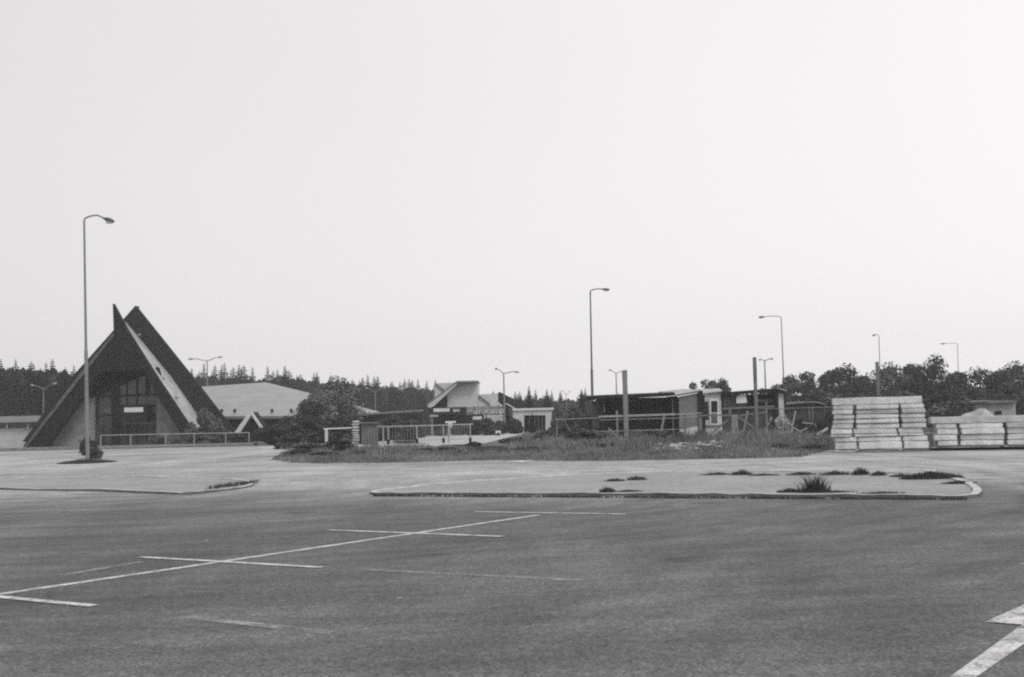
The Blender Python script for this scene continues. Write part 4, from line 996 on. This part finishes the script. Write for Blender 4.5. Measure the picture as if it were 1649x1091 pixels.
weed(G(1500, 771, IZ), 82 / F * 32, .17, 3800, 200, 'widest dark clump of weeds at the rounded right end of the island')
weed(G(1312, 793, IZ), 50 / F * 26, .40, 520, 201, 'tall feathery weed behind the front kerb of the island', leafy=True)
weed(G(1545, 779, IZ), 50 / F * 29, .07, 900, 202, 'weeds creeping along the curved right kerb of the island', st=True)
k = MB(); rg = random.Random(77)
for _ in range(4200):
    p = G(140, 745.5); a = rg.uniform(0, 6.28); r = rg.random() ** .5; q = p + Vector((math.cos(a) * r * 1.15, math.sin(a) * r * 1.6, 0)); blades(k, q, .22 * rg.uniform(.4, 1) * (1.15 - r), .02, rg, .5)
k.top('weed_tuft', M['grassd'], 'round dark patch of weeds at the foot of the tall left lamp', 'weeds', fix=False)
k = MB()
for _ in range(420):
    t = rg.random(); p = lin(G(340, 787, .05), G(412, 778, .03), t) + Vector((rg.gauss(0, .05), rg.gauss(0, .35), 0)); blades(k, p, .09 * rg.uniform(.4, 1.2), .02, rg, .5)
k.top('ground_weeds', M['grassd'], 'sparse weeds along the curved end of the left pavement', kind='stuff', fix=False)
# moss / weeds in joint in front of the kerbs
k = MB()
for _ in range(4200):
    t = rg.random(); p = lin(G(600, 799.5), G(1560, 805.5), t) + Vector((0, rg.gauss(0, .05), 0))
    if rg.random() > .65 + .3 * math.sin(t * 37) + .2 * math.sin(t * 91 + 1): continue
    blades(k, p, .045 * rg.uniform(.4, 1.3), .02, rg, .7)
k.top('kerb_weeds', M['grassd'], label='short weeds in the joint along the island front kerb', kind='stuff', fix=False)

retire(*SP, SPL, DL, *DT, *DD, *BS)

# ------------------------------------------------------------------ air
hz = MB().box(-420, 420, -30, 420, -1.5, 24).top('haze', M['white'], kind='stuff', label='thin even haze in the air')
hm = bpy.data.materials.new('haze_air'); hm.use_nodes = True; nt = hm.node_tree; nt.nodes.remove(nt.nodes['Principled BSDF'])
pvn = nt.nodes.new('ShaderNodeVolumePrincipled'); pvn.inputs['Color'].default_value = (.95, .94, .95, 1); pvn.inputs['Density'].default_value = .0007
nt.links.new(pvn.outputs[0], nt.nodes['Material Output'].inputs['Volume']); hz.data.materials.clear(); hz.data.materials.append(hm)

# ------------------------------------------------------------------ light
SUN_EL, SUN_AZ = R(48), R(150)   # azimuth clockwise from +Y: behind the camera, to the right
sl = bpy.data.lights.new('sun', 'SUN'); sl.energy = 1.1; sl.angle = R(15); sl.color = (1, .985, .975)
so = bpy.data.objects.new('sun', sl); COL.objects.link(so)
sd = Vector((math.sin(SUN_AZ) * math.cos(SUN_EL), math.cos(SUN_AZ) * math.cos(SUN_EL), math.sin(SUN_EL)))
so.rotation_euler = sd.to_track_quat('Z', 'Y').to_euler(); so.location = (20, -20, 60)
w = bpy.data.worlds.new('World'); sc.world = w; w.use_nodes = True; N = w.node_tree.nodes; L = w.node_tree.links
bg = N['Background']; bg.inputs['Strength'].default_value = .1
sk = N.new('ShaderNodeTexSky'); sk.sky_type = 'NISHITA'; sk.sun_disc = False; sk.sun_elevation = SUN_EL; sk.sun_rotation = SUN_AZ
hs = N.new('ShaderNodeHueSaturation'); hs.inputs['Saturation'].default_value = .0; L.new(sk.outputs[0], hs.inputs['Color'])
tc = N.new('ShaderNodeTexCoord'); sx = N.new('ShaderNodeSeparateXYZ'); L.new(tc.outputs['Generated'], sx.inputs[0])
nz = N.new('ShaderNodeTexNoise'); nz.inputs['Scale'].default_value = 1.6; nz.inputs['Detail'].default_value = 5; L.new(tc.outputs['Generated'], nz.inputs['Vector'])
m1 = N.new('ShaderNodeMath'); m1.operation = 'MULTIPLY_ADD'; m1.inputs[1].default_value = 3.2; m1.inputs[2].default_value = 8.8; L.new(sx.outputs['X'], m1.inputs[0])
m2 = N.new('ShaderNodeMath'); m2.operation = 'MULTIPLY_ADD'; m2.inputs[1].default_value = 1.2; L.new(nz.outputs['Fac'], m2.inputs[0]); L.new(m1.outputs[0], m2.inputs[2])
cx = N.new('ShaderNodeCombineXYZ')
for i, t in enumerate((1.0, .975, .99)):
    mm = N.new('ShaderNodeMath'); mm.operation = 'MULTIPLY'; mm.inputs[1].default_value = t; L.new(m2.outputs[0], mm.inputs[0]); L.new(mm.outputs[0], cx.inputs[i])
mx = N.new('ShaderNodeMix'); mx.data_type = 'RGBA'; mx.inputs['Factor'].default_value = .85; L.new(hs.outputs[0], mx.inputs['A']); L.new(cx.outputs[0], mx.inputs['B'])
L.new(mx.outputs['Result'], bg.inputs['Color'])

sc.view_settings.view_transform = 'Standard'; sc.view_settings.look = 'None'; sc.view_settings.exposure = 0; sc.view_settings.gamma = 1
sc.render.engine = 'CYCLES'; sc.cycles.use_denoising = False; sc.cycles.filter_width = 2.15; sc.cycles.max_bounces = 5; sc.cycles.volume_bounces = 1
sc.cycles.use_adaptive_sampling = False
